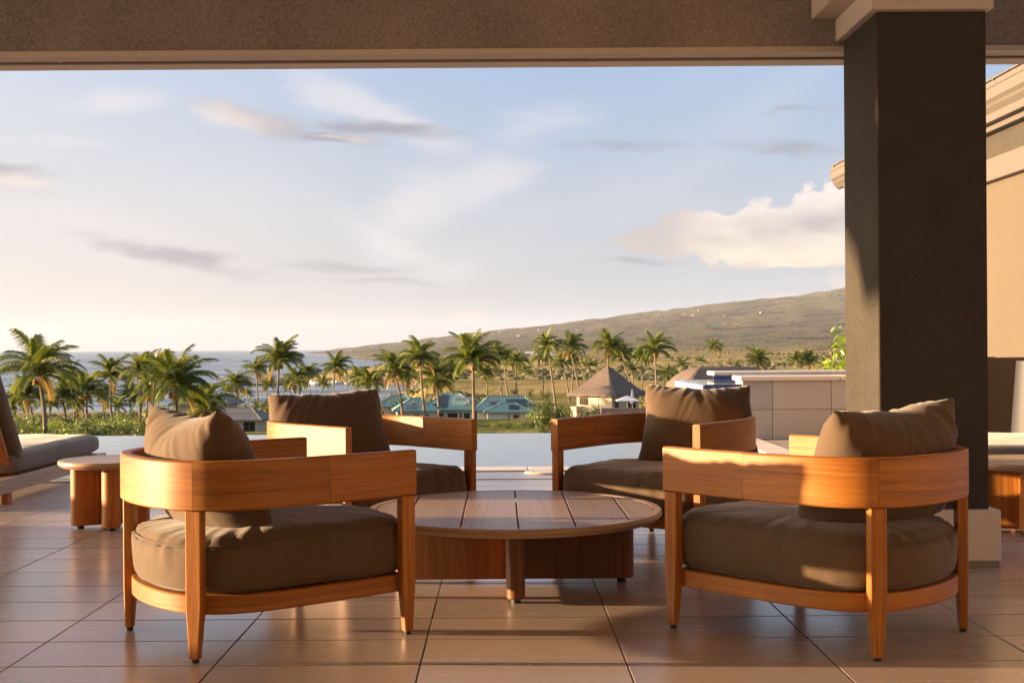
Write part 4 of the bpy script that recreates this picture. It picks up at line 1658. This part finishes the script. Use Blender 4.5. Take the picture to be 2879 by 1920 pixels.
shrub(leaf_big, stem_me, 1262, 905, 122, 3.4, 'large rounded shrub between the rear chairs beyond the pool', seed=1, wide=.72)
shrub(leaf_big, stem_me, 1298, 925, 126, 2.6, 'smaller shrub merging with the right side of the large rounded shrub', seed=2, wide=.72)
for k, (px_, py_, Y, h, lb) in enumerate([
        (1130, 972, 150, 1.0, 'leftmost low shrub of the hedge before the green roofed house'),
        (1160, 966, 152, 1.0, 'second low shrub of the hedge before the green roofed house'),
        (1190, 964, 150, 1.1, 'third low shrub of the hedge before the green roofed house'),
        (1218, 958, 148, 1.2, 'rightmost low shrub of the hedge, touching the large rounded shrub'),
        (1372, 925, 190, 2.0, 'spiky green shrub at the corner of the thatched house'),
        (1410, 938, 180, 1.2, 'low green shrub under the white umbrella'),
        (1462, 936, 176, 1.2, 'low green shrub right of the white umbrella')]):
    shrub(leaf_bright if k in (0, 2, 5, 6) else leaf_mid, stem_me, px_, py_, Y, h, lb, seed=k + 3, wide=1.0, group='shrubs by the villas')
for k, px_ in enumerate([22, 168, 192, 214, 236, 258, 280, 302, 326, 348, 372, 120, 60]):
    py_ = 972 - (k * 7 % 13)
    nm = ['dark shrub at the far left beside the lounger back', 'bright green mound nearest the low yellow palm', 'bright green mound second right of the low yellow palm', 'bright green mound under the third left palm',
          'bright green mound left of the slender straight palm trunk', 'bright green mound at the foot of the slender straight palm', 'bright green mound right of the slender straight palm', 'bright green mound left behind the front left pillow',
          'bright green mound above the left pillow corner', 'bright green mound right above the left pillow corner', 'bright green mound between the two pillow corners', 'small mound at the foot of the tallest left palm', 'small mound left of the tallest left palm'][k]
    shrub(leaf_bright if k % 3 else leaf_mid, stem_me, px_, py_ - 14, 128 + (k * 11 % 30), 1.6, nm, seed=k + 20, wide=1.3, group='green mounds below the left palms')
for k, (px_, py_, Y) in enumerate([(500, 912, 290), (512, 930, 240), (578, 905, 300), (596, 915, 285), (612, 905, 290), (628, 912, 280), (645, 920, 270), (570, 925, 250), (600, 932, 240), (628, 938, 235), (452, 930, 260)]):
    nm = ['round tree behind the squat palm', 'low tree right of the squat palm', 'first tree of the grove right of the thin palm', 'second tree of the grove right of the thin palm', 'third tree of the grove right of the thin palm', 'fourth tree of the grove, at the left edge of the rear left pillow',
          'last tree of the grove, behind the rear left pillow', 'front tree of the grove above the grey roof ridge', 'front tree of the grove above the grey roof hip', 'front tree of the grove right of the grey roof', 'tree behind the upper grey roof'][k]
    shrub(leaf_mid, stem_me, px_, py_, Y, 3.0, nm, name='round_tree', seed=k + 60, wide=.8, group='round trees near the grey roofed house')
GREEN_BELT = [(12, 930, 175), (48, 938, 165), (128, 948, 150), (152, 940, 180), (205, 945, 165), (248, 940, 190), (286, 938, 180), (315, 930, 200), (338, 925, 215), (368, 918, 240), (395, 925, 200),
              (425, 935, 190), (455, 945, 170), (700, 898, 300), (760, 900, 300), (880, 900, 280), (935, 905, 262), (1232, 912, 205), (1246, 890, 330), (1215, 888, 360), (1180, 886, 380), (1120, 886, 390), (1338, 905, 225), (1350, 930, 182), (1490, 895, 210), (1520, 890, 215), (1540, 880, 240)]
for k, (px_, py_, Y) in enumerate(GREEN_BELT):
    where = ['at the left frame edge', 'left of the tallest left palm', 'right of the tallest left palm trunk', 'behind the low yellow green palm', 'behind the third left palm', 'behind the slender straight palm', 'right of the slender straight palm',
             'under the bushy left palm', 'between the bushy palm and the broad crowned palm', 'behind the broad crowned palm', 'under the broad crowned palm', 'right under the broad crowned palm', 'left of the squat palm',
             'behind the middle of the rear left pillow', 'below the lone harbour palm', 'left of the leaning palm', 'beside the left green roof', 'behind the large rounded shrub',
             'on the golden field behind the large rounded shrub', 'on the golden field right of the slim palms', 'on the golden field behind the right green roof', 'on the golden field behind the largest middle palm', 'touching the left eave of the thatched villa',
             'at the near left corner of the thatched villa', 'right of the thatched villa', 'left of the spa', 'nearest the spa mosaic'][k]
    shrub(leaf_bright if k % 4 == 1 else leaf_mid, stem_me, px_, py_, Y, 2.0, 'dense green tree ' + where, name='dense_tree', seed=k + 90, wide=.95, group='dense green trees among the palms')
# broad leaved plant beside the column
LIME = leaf_mat('broad_leaf', (0.10, 0.17, 0.012), (0.24, 0.32, 0.03), 0.35, 0.35)
bm = leafball(300, .30, .30, .72, .055, 12, .4, 9)
sea_grape = empty('leafy_plant', (4.66, 16.2, -.6))
tag(sea_grape, 'bright green broad leaved plant peeping out left of the column', 'plant')
o = add_obj('foliage', finish(bm, LIME, name='foliage'), sea_grape, (0, 0, .75))
o.scale = (1.0, 1.0, 1.5)
s = add_obj('stem', stem_me, sea_grape)
s.scale = (.8, .8, 1.6)
soil_mound = box('planter_wall', 4.0, 9.0, 15.4, 17.2, -3.5, -.55, STUCCO_WALL)
tag(soil_mound, 'low retaining wall behind the spa', 'wall')

# scrub dotted over the slopes
rr = random.Random(99)
ib = bmesh.new()
bmesh.ops.create_icosphere(ib, subdivisions=1, radius=1.0)
ico_v = [v.co.copy() for v in ib.verts]
ico_f = [[v.index for v in f.verts] for f in ib.faces]
ib.free()
sv_all, sf_all = [], []
cnt = 0
while cnt < 5400:
    Y = 225 + 240 * rr.random() if cnt >= 4600 else 330 * (9.5 ** rr.random()) if cnt < 2700 else 3000 + 5500 * rr.random()
    X = (rr.uniform(-.16, .44) if cnt < 4600 else rr.uniform(-.40, .30)) * Y
    d = X - lerp_tab(COAST, Y)
    if d < 25: continue
    if mnoise.noise(Vector((X * .006, Y * .006, 21))) < 0.02: continue
    zz = ground_z(X, Y)
    s = rr.uniform(.7, 2.0) * (1 + Y / 3500) * (.6 if cnt >= 4600 else 1)
    k0 = len(sv_all)
    for v in ico_v:
        sv_all.append((v.x * s * rr.uniform(.8, 1.6) + X, v.y * s + Y, v.z * s * rr.uniform(.4, .9) + zz + s * .2))
    sf_all += [[i + k0 for i in f] for f in ico_f]
    cnt += 1
scrub_me = bpy.data.meshes.new('scrub')
scrub_me.from_pydata(sv_all, [], sf_all)
SCRUB = plain('scrub_leaf', (0.125, 0.120, 0.060), 1.0, 0.0, var=0.5, scale=.02)
scrub_me.materials.append(SCRUB)
o = add_obj('scrub', scrub_me)
tag(o, 'dark scrub bushes dotted over the dry slopes', 'scrub', kind='stuff')

# ------------------------------------------------------------------ houses
GREEN_ROOF = plain('green_metal_roof', (0.15, 0.265, 0.225), 0.65, 0.5, var=0.15, scale=.6)
GREY_ROOF = plain('grey_shingle_roof', (0.155, 0.145, 0.140), 0.85, 0.2, var=0.2, scale=1.5)
WALLC = plain('cream_wall', (0.56, 0.46, 0.35), 0.8, 0.2, var=0.06)
WALLW = plain('white_wall', (0.66, 0.60, 0.52), 0.8, 0.2, var=0.06)
DARKGLASS = plain('dark_window_glass', (0.020, 0.018, 0.017), 0.12, 0.5)
WOODF = plain('brown_window_wood', (0.17, 0.085, 0.040), 0.6, 0.3)
PANEL = plain('solar_cell', (0.012, 0.013, 0.022), 0.18, 0.6)
SKYLT = plain('skylight_glass', (0.13, 0.15, 0.15), 0.25, 0.5)


def hip_roof_mesh(w, d, h, over, mat, ridge=None, thick=.22):
    """hip roof on a w x d plan, eave at z=0"""
    W, D = w / 2 + over, d / 2 + over
    r = max(0, W - D) if ridge is None else ridge / 2
    bm = bmesh.new()
    e = [(-W, -D), (W, -D), (W, D), (-W, D)]
    lo = [bm.verts.new((x, y, -thick)) for x, y in e]
    up = [bm.verts.new((x, y, 0)) for x, y in e]
    if r > .05:
        a = bm.verts.new((-r, 0, h)); b_ = bm.verts.new((r, 0, h))
        bm.faces.new((up[0], up[1], b_, a)); bm.faces.new((up[1], up[2], b_)); bm.faces.new((up[2], up[3], a, b_)); bm.faces.new((up[3], up[0], a))
    else:
        a = bm.verts.new((0, 0, h))
        for i in range(4): bm.faces.new((up[i], up[(i + 1) % 4], a))
    for i in range(4): bm.faces.new((lo[i], lo[(i + 1) % 4], up[(i + 1) % 4], up[i]))
    bm.faces.new(list(reversed(lo)))
    return finish(bm, mat, name='roof'), W, D, r


def hip_house(loc, rz, w, d, wh, h, over, roofm, wallm, label, openings=(), panels=(), ridge=None, gablets=(), name='villa', group=None, caps=True):
    """openings: (x0, x1, z0, z1, side, kind); panels: (u0, v0, nu, nv, kind) on the front slope, u in metres, v 0..1 up the slope"""
    root = empty(name, loc, rz)
    tag(root, label, 'house', group)
    box('wall', -w / 2, w / 2, -d / 2, d / 2, -1.5, wh, wallm, root)
    me, W, D, r = hip_roof_mesh(w, d, h, over, roofm, ridge)
    rf = add_obj('roof', me, root, (0, 0, wh + .22))
    for x0, x1, z0, z1, side, kind in openings:
        mt = {'g': DARKGLASS, 'w': WOODF, 'p': WALLW}[kind]
        if side == 'f':
            wn_ = box('window' if z0 > .3 else 'door', x0, x1, -d / 2 - .06, -d / 2 - .003, z0, z1, mt, root)
            if kind == 'g' and x1 - x0 > .8:
                box('frame', (x0 + x1) / 2 - .06, (x0 + x1) / 2 + .06, -d / 2 - .12, -d / 2 - .062, z0, z1, WOODF, wn_)
        else:
            box('window' if z0 > .3 else 'door', -w / 2 - .06, -w / 2 - .003, x0, x1, z0, z1, mt, root)
    sl = math.atan2(h, D)
    for u0, v0, nu, nv, kind in panels:
        for i in range(nu):
            for j in range(nv):
                pw, ph = (1.05, 1.6) if kind != 's' else (2.2, 1.3)
                L_ = math.hypot(h, D)
                yv = v0 * L_ + j * (ph + .06)
                bm = bmesh.new()
                bm_box(bm, 0, pw, 0, ph, .03, .09)
                o = add_obj('solar_panel' if kind != 's' else 'skylight', finish(bm, PANEL if kind != 's' else SKYLT, name='panel'), rf)
                o.matrix_local = Matrix.Translation((u0 + i * (pw + .06), -D, 0)) @ Matrix.Rotation(sl, 4, 'X') @ Matrix.Translation((0, yv, 0))
    if caps:
        bm = bmesh.new()
        for sx in (-1, 1):
            tube(bm, [(sx * W, -D, .02), (sx * r, 0, h + .02)], .10, 5)
            tube(bm, [(sx * W, D, .02), (sx * r, 0, h + .02)], .10, 5)
        if r > .05: tube(bm, [(-r, 0, h + .02), (r, 0, h + .02)], .10, 5)
        add_obj('ridge_cap', finish(bm, roofm, name='ridge_cap'), rf)
    for gx, gv, s in gablets:
        L_ = math.hypot(h, D)
        yy = -D + gv * D
        zz = gv * h
        bm = bmesh.new()
        vs = [bm.verts.new(p) for p in ((gx - s, yy, zz), (gx + s, yy, zz), (gx, yy, zz + s * 1.0), (gx, yy + s * D / h * 1.0, zz + s * 1.0))]
        bm.faces.new((vs[0], vs[1], vs[2])); bm.faces.new((vs[1], vs[3], vs[2])); bm.faces.new((vs[0], vs[2], vs[3]))
        gb = add_obj('gablet', finish(bm, WALLC, name='gablet'), rf)
        bm = bmesh.new()
        vs = [bm.verts.new(p) for p in ((gx - s * .5, yy - .03, zz + .08), (gx + s * .5, yy - .03, zz + .08), (gx, yy - .03, zz + s * .65))]
        bm.faces.new(vs)
        add_obj('vent', finish(bm, WOODF, name='vent'), gb)
    return root


GZ = -15.3
hip_house((1.0, 252, GZ), R(4), 12.4, 9.0, 3.0, 2.6, .9, GREEN_ROOF, WALLW, 'right green metal roofed villa with two rows of solar panels',
          openings=[(-4.9, -4.5, 0, 2.5, 'f', 'p'), (3.7, 3.95, 0, 2.5, 'f', 'w')], panels=[(-.2, .52, 4, 1, 'p'), (.6, .20, 5, 1, 'p'), (-3.4, .30, 1, 1, 'p'), (-3.9, .05, 1, 1, 'p'), (-4.2, .55, 1, 1, 's')], ridge=7.6, group='green roofed villas beyond the pool')
hip_house((1.3, 245.4, GZ), R(4), 8.6, 4.0, 2.85, 1.7, .8, GREEN_ROOF, WALLW, 'low front pavilion of the right green roofed villa with two solar panels',
          openings=[(-.1, .2, 0, 2.5, 'f', 'w'), (.5, .95, 0, 2.4, 'f', 'p'), (1.0, 1.9, 0, 2.4, 'f', 'g'), (2.0, 2.2, 0, 2.5, 'f', 'w')], panels=[(.1, .25, 2, 1, 'p')], ridge=2.6, group='green roofed villas beyond the pool')
hip_house((-10.6, 256, GZ), R(-6), 11.0, 9.5, 3.0, 3.2, 1.0, GREEN_ROOF, WALLW, 'middle green roofed villa with a block of solar panels behind the palms',
          openings=[(-4.2, -3.4, 0, 2.4, 'f', 'g'), (-2.6, -1.2, 0, 2.4, 'f', 'w'), (-.3, 1.8, 0, 2.4, 'f', 'g'), (2.3, 2.7, 0, 2.5, 'f', 'w'), (3.2, 4.4, 0, 2.4, 'f', 'g')],
          panels=[(-3.6, .10, 3, 1, 'p'), (-2.6, .37, 2, 1, 'p'), (-2.6, .64, 2, 1, 'p'), (1.0, .55, 2, 1, 's')], ridge=3.0, gablets=[(3.8, .25, .8)], group='green roofed villas beyond the pool')
hip_house((-18.0, 250, GZ), R(8), 8.0, 6.0, 3.0, 2.5, .9, GREEN_ROOF, WALLW, 'left green roofed villa with small triangular gablets',
          openings=[(-2.6, -1.6, 0, 2.4, 'f', 'w'), (-.6, .5, 0, 2.4, 'f', 'g'), (1.4, 2.6, 0, 2.4, 'f', 'w')], panels=[(-2.2, .12, 1, 1, 's')], ridge=2.0, gablets=[(-.6, .45, .8), (1.3, .40, .9)], group='green roofed villas beyond the pool')
hip_house((-23.5, 276, GZ), R(0), 7.0, 7.0, 2.75, 2.6, .9, GREEN_ROOF, WALLC, 'farthest green roofed villa, half hidden by the rear left pillow',
          panels=[(.2, .25, 2, 1, 'p')], ridge=2.0, group='green roofed villas beyond the pool')
hip_house((-45.0, 200, -12.9), R(-3), 10.0, 8.0, 2.0, 1.7, .9, GREY_ROOF, WALLC, 'low grey shingle roofed house left of the rear left chair',
          openings=[(-1.2, .2, .9, 1.5, 'f', 'g'), (.9, 1.9, .9, 1.5, 'f', 'g'), (2.7, 4.6, 0, 1.8, 'f', 'g')], ridge=6.0)
hip_house((-52.5, 212, -12.3), R(-3), 9.0, 8.0, 3.4, 2.0, .9, GREY_ROOF, WALLC, 'taller grey roofed house partly hidden by the squat palm', openings=[(1.0, 3.0, 1.2, 2.4, 'f', 'g')], ridge=4.0)


# thatched villa
THATCH, g, b = new_mat('thatch')
tcn = g.node('ShaderNodeTexCoord')
x, y, z = g.sep(tcn.outputs['Object'])
n1 = g.noise(g.vec(g.mul(x, 1.2), g.mul(y, 1.2), g.mul(z, 3.0)), 1.0, 5, 0.6)
n2 = g.noise(g.vec(g.mul(x, 14.0), g.mul(y, 14.0), g.mul(z, 2.0)), 1.0, 4, 0.6)
g.link(b.inputs['Base Color'], g.ramp(g.add(g.mul(n1, .5), g.mul(n2, .5)), [(0.3, (0.095, 0.075, 0.066)), (0.7, (0.190, 0.150, 0.124))]))
b.inputs['Roughness'].default_value = 1.0
b.inputs['Specular IOR Level'].default_value = 0.0
g.link(b.inputs['Normal'], g.bump(n2, 0.6, 0.1))


def thatch_mesh(prof, lx, ly, n=9, corner=.22):
    """prof: (z, reach) from eave to top; lx, ly ridge half lengths"""
    bm = bmesh.new()
    rings = []
    for z, rch in prof:
        ring = []
        cr = corner * rch
        for qx, qy, a0 in ((1, 1, 0), (-1, 1, 90), (-1, -1, 180), (1, -1, 270)):
            for k in range(n):
                a = R(a0 + 90 * k / (n - 1))
                ring.append((qx * (lx + rch - cr) + cr * math.cos(a), qy * (ly + rch - cr) + cr * math.sin(a), z))
        rings.append(ring)
    bm_rings(bm, rings)
    return finish(bm, THATCH, smooth=True, name='thatch_roof', angle=50)


tv = empty('thatched_villa', (17.9, 200, -10.9), R(47))
tag(tv, 'thatched villa with steep brown roof and sunlit cream wall between the palms', 'house')
add_obj('thatch_roof', thatch_mesh([(3.55, 4.7), (3.62, 5.0), (3.95, 4.95), (4.3, 4.5), (4.9, 3.55), (5.8, 2.6), (6.8, 1.65), (7.7, .8), (8.25, .25), (8.4, .12)], .25, .25), tv)
box('wall', -3.7, 3.7, -3.7, 3.7, -1.0, 3.9, WALLC, tv)
for k in range(4):
    wd = box('window', -3.76, -3.703, 1.3 + k * .48, 1.3 + k * .48 + .40, 2.1, 3.4, WOODF, tv)
    box('pane', -3.785, -3.762, 1.36 + k * .48, 1.3 + k * .48 + .34, 2.2, 3.3, DARKGLASS, wd)
box('downpipe', -3.78, -3.703, -.9, -.75, 0.2, 3.5, TRIM, tv)
for k in range(3):
    box('door_post', -3.80, -3.703, .2 + k * .75, .38 + k * .75, -1.0, 1.0, plain('honey_wood', (0.40, 0.20, 0.07), 0.6), tv)
for k in range(2):
    box('door', -3.74, -3.703, .40 + k * .75, .93 + k * .75, -1.0, .95, DARKGLASS, tv)
box('terrace_wing', -5.2, -3.81, 2.6, 3.9, -1.0, 1.9, WALLC, tv)
box('window', -3.0, -1.9, -3.76, -3.703, .6, 2.9, DARKGLASS, tv)
box('door', .6, 2.8, -3.76, -3.703, .4, 3.0, DARKGLASS, tv)

tv2 = empty('thatched_villa', (28.0, 151, -7.4), R(12))
tag(tv2, 'rounded grey thatch roof rising behind the spa coping', 'house')
add_obj('thatch_roof', thatch_mesh([(3.0, 3.4), (3.1, 3.7), (3.6, 3.6), (4.4, 2.9), (5.2, 1.9), (5.6, 1.0), (5.7, .5)], 2.6, .4), tv2)
box('wall', -5.2, 5.2, -2.9, 2.9, -1.5, 3.2, WALLC, tv2)
box('window', -3.0, -1.0, -2.96, -2.903, 1.0, 2.4, DARKGLASS, tv2)

# garden wall, umbrellas and lounge terrace by the thatched villa
UMB = plain('white_umbrella_canvas', (0.55, 0.55, 0.57), 0.8, 0.2, var=0.03)
POLE = plain('umbrella_pole', (0.30, 0.24, 0.18), 0.6)
gw = box('garden_wall', 15.4, 26.0, 184.0, 184.5, -12.4, -8.6, plain('rose_stone_wall', (0.26, 0.16, 0.12), 0.9, var=.4, scale=3), None)
tag(gw, 'low brown stone garden wall in front of the thatched villa', 'wall')
um = empty('open_umbrella', (19.75, 186.5, -9.6))
tag(um, 'open white square parasol in front of the thatched villa', 'umbrella')
bm = bmesh.new()
cpts = [(-1.75, -1.75), (1.75, -1.75), (1.75, 1.75), (-1.75, 1.75)]
lo = [bm.verts.new((x, y, 2.0)) for x, y in cpts]
lo2 = [bm.verts.new((x, y, 2.12)) for x, y in cpts]
tp = bm.verts.new((0, 0, 2.85))
for i in range(4):
    bm.faces.new((lo2[i], lo2[(i + 1) % 4], tp)); bm.faces.new((lo[i], lo[(i + 1) % 4], lo2[(i + 1) % 4], lo2[i]))
add_obj('canopy', finish(bm, UMB, name='canopy'), um)
cyl('pole', .05, -.3, 2.8, POLE, um, 8)
box('base_block', -.35, .35, -.35, .35, -.4, -.29, POLE, um)
for k, (X, lb) in enumerate(((20.9, 'closed white parasol standing behind the open one'), (23.4, 'closed white parasol at the right of the thatched villa'))):
    cu_ = empty('closed_umbrella', (X, 190.0, -9.4))
    tag(cu_, lb, 'umbrella')
    bm = bmesh.new()
    bm_rings(bm, [[(r_ * math.cos(q * .7854), r_ * math.sin(q * .7854), z) for q in range(8)] for z, r_ in ((1.3, .30), (1.6, .36), (2.4, .28), (3.4, .10), (3.6, .02))])
    add_obj('canopy', finish(bm, UMB, smooth=True, name='canopy'), cu_)
    cyl('pole', .05, -.4, 1.4, POLE, cu_, 8)
    box('base_block', -.35, .35, -.35, .35, -.5, -.39, POLE, cu_)
terr = box('garden_terrace', 14.5, 27.0, 184.6, 194, -13, -9.95, plain('terrace_paving', (0.28, 0.22, 0.18), 0.8))
tag(terr, 'paved garden terrace of the thatched villa', 'terrace')

# harbour town: white sheds and houses on the flat, boats, breakwaters
rr = random.Random(17)
WHITEB = plain('whitewashed_wall', (0.42, 0.39, 0.36), 0.8, 0.2, var=.08)
ROOFS = [plain('pale_metal_roof', (0.55, 0.53, 0.50), 0.5), plain('red_tin_roof', (0.24, 0.12, 0.09), 0.7), plain('grey_tin_roof', (0.30, 0.29, 0.29), 0.6)]
unit_box = bmesh.new(); bm_box(unit_box, -.5, .5, -.5, .5, -1.0, 1.0)
unit_me = finish(unit_box, WHITEB, name='wall')


def gable_me(mat):
    bm = bmesh.new()
    a = [(-.56, -.56, 0), (.56, -.56, 0), (.56, .56, 0), (-.56, .56, 0), (-.56, 0, .6), (.56, 0, .6)]
    v = [bm.verts.new(p) for p in a]
    for q in ((0, 1, 5, 4), (2, 3, 4, 5), (0, 4, 3), (1, 2, 5), (3, 2, 1, 0)): bm.faces.new([v[i] for i in q])
    return finish(bm, mat, name='roof')


gables = [gable_me(m_) for m_ in ROOFS]


def small_house(X, Y, w, d, h, k, label, group):
    z = ground_z(X, Y)
    r = empty('small_house', (X, Y, z - .5), rr.uniform(-.4, .4))
    tag(r, label, 'house', group)
    o = add_obj('wall', unit_me, r, (0, 0, 0)); o.scale = (w, d, h)
    o = add_obj('roof', gables[k % 3], r, (0, 0, h + .02)); o.scale = (w, d, h * .6)


for k in range(46):
    Y = rr.uniform(1480, 2050)
    px_ = rr.uniform(1005, 1335)
    X = (px_ - 1150) / 2730 * Y
    if X - lerp_tab(COAST, Y) < 25: X = lerp_tab(COAST, Y) + rr.uniform(25, 60)
    small_house(X, Y, rr.uniform(7, 20), rr.uniform(6, 10), rr.uniform(3.5, 6.5), rr.choice((0, 0, 2, 1)), 'small white building of the harbour town on the flat below the hillside', 'white buildings of the harbour town')
for k in range(16):
    px_ = rr.uniform(1090, 1800)
    Y = rr.uniform(6200, 8600)
    X = (px_ - 1150) / 2730 * Y
    small_house(X, Y, rr.uniform(9, 18), rr.uniform(8, 12), rr.uniform(3, 5), rr.choice((2, 2, 1)), 'tiny pale house dotted high on the far hillside', 'far houses on the hillside')
ROCK = plain('breakwater_rock', (0.075, 0.065, 0.060), 0.95, var=.4, scale=.4)


def breakwater(x0, x1, y0, y1, label):
    bm = bmesh.new()
    n = 24
    rings = []
    for k in range(n + 1):
        t = k / n
        cx_, cy_ = x0 + (x1 - x0) * t, y0 + (y1 - y0) * t
        w = 5 + rr.uniform(-1, 1)
        h = 2.2 + rr.uniform(-.5, .6)
        rings.append([(cx_, cy_ - w, SEA_Z - 2), (cx_ + rr.uniform(-.6, .6), cy_ - w * .3, SEA_Z + h), (cx_, cy_ + w * .3, SEA_Z + h), (cx_, cy_ + w, SEA_Z - 2)])
    bm_rings(bm, rings)
    o = add_obj('breakwater', finish(bm, ROCK, name='breakwater'))
    tag(o, label, 'breakwater')


breakwater(-300, -165, 1900, 1900, 'dark rock breakwater beyond the harbour water')
breakwater(-330, -245, 1380, 1330, 'short dark rock jetty left of the harbour basin')
breakwater(-300, -215, 1130, 1180, 'near dark rock spit in the bay')
HULL = plain('boat_hull', (0.62, 0.62, 0.63), 0.4)
bm = bmesh.new()
bm_rings(bm, [[(-.5, -.12, 0), (.3, -.14, 0), (.5, 0, 0), (.3, .14, 0), (-.5, .12, 0)], [(-.52, -.16, .16), (.32, -.18, .16), (.58, 0, .2), (.32, .18, .16), (-.52, .16, .16)]])
hull_me = finish(bm, HULL, name='hull')
bm = bmesh.new(); bm_box(bm, -.3, .12, -.10, .10, .165, .32)
cab_me = finish(bm, HULL, name='cabin')
bm = bmesh.new(); tube(bm, [(0, 0, .16), (0, 0, 1.25)], .012, 4)
mast_me = finish(bm, HULL, name='mast')
for k in range(16):
    Y = rr.uniform(1190, 1235)
    px_ = 715 + k * 9.5
    bt = empty('boat', ((px_ - 1150) / 2730 * Y, Y, SEA_Z - .2), rr.uniform(0, 6.28))
    tag(bt, 'small white boat moored in the harbour basin', 'boat', 'white boats in the harbour')
    for nm, me in (('hull', hull_me), ('cabin', cab_me), ('mast', mast_me)):
        o = add_obj(nm, me, bt)
        o.scale = (9, 9, 9)

# ------------------------------------------------------------------ haze
HAZE = bpy.data.materials.new('haze')
HAZE.use_nodes = True
nt = HAZE.node_tree
for n in list(nt.nodes): nt.nodes.remove(n)
g = NG(nt)
pv = g.node('ShaderNodeVolumePrincipled')
pv.inputs['Color'].default_value = (0.66, 0.78, 1.0, 1)
pv.inputs['Density'].default_value = 1.8e-5
pv.inputs['Anisotropy'].default_value = 0.0
mo = g.node('ShaderNodeOutputMaterial')
nt.links.new(pv.outputs[0], mo.inputs['Volume'])
bm = bmesh.new()
bm_box(bm, -31000, 31000, -200, 31000, -60, 640)
hz = add_obj('haze', finish(bm, HAZE, name='haze'))
tag(hz, kind='stuff')
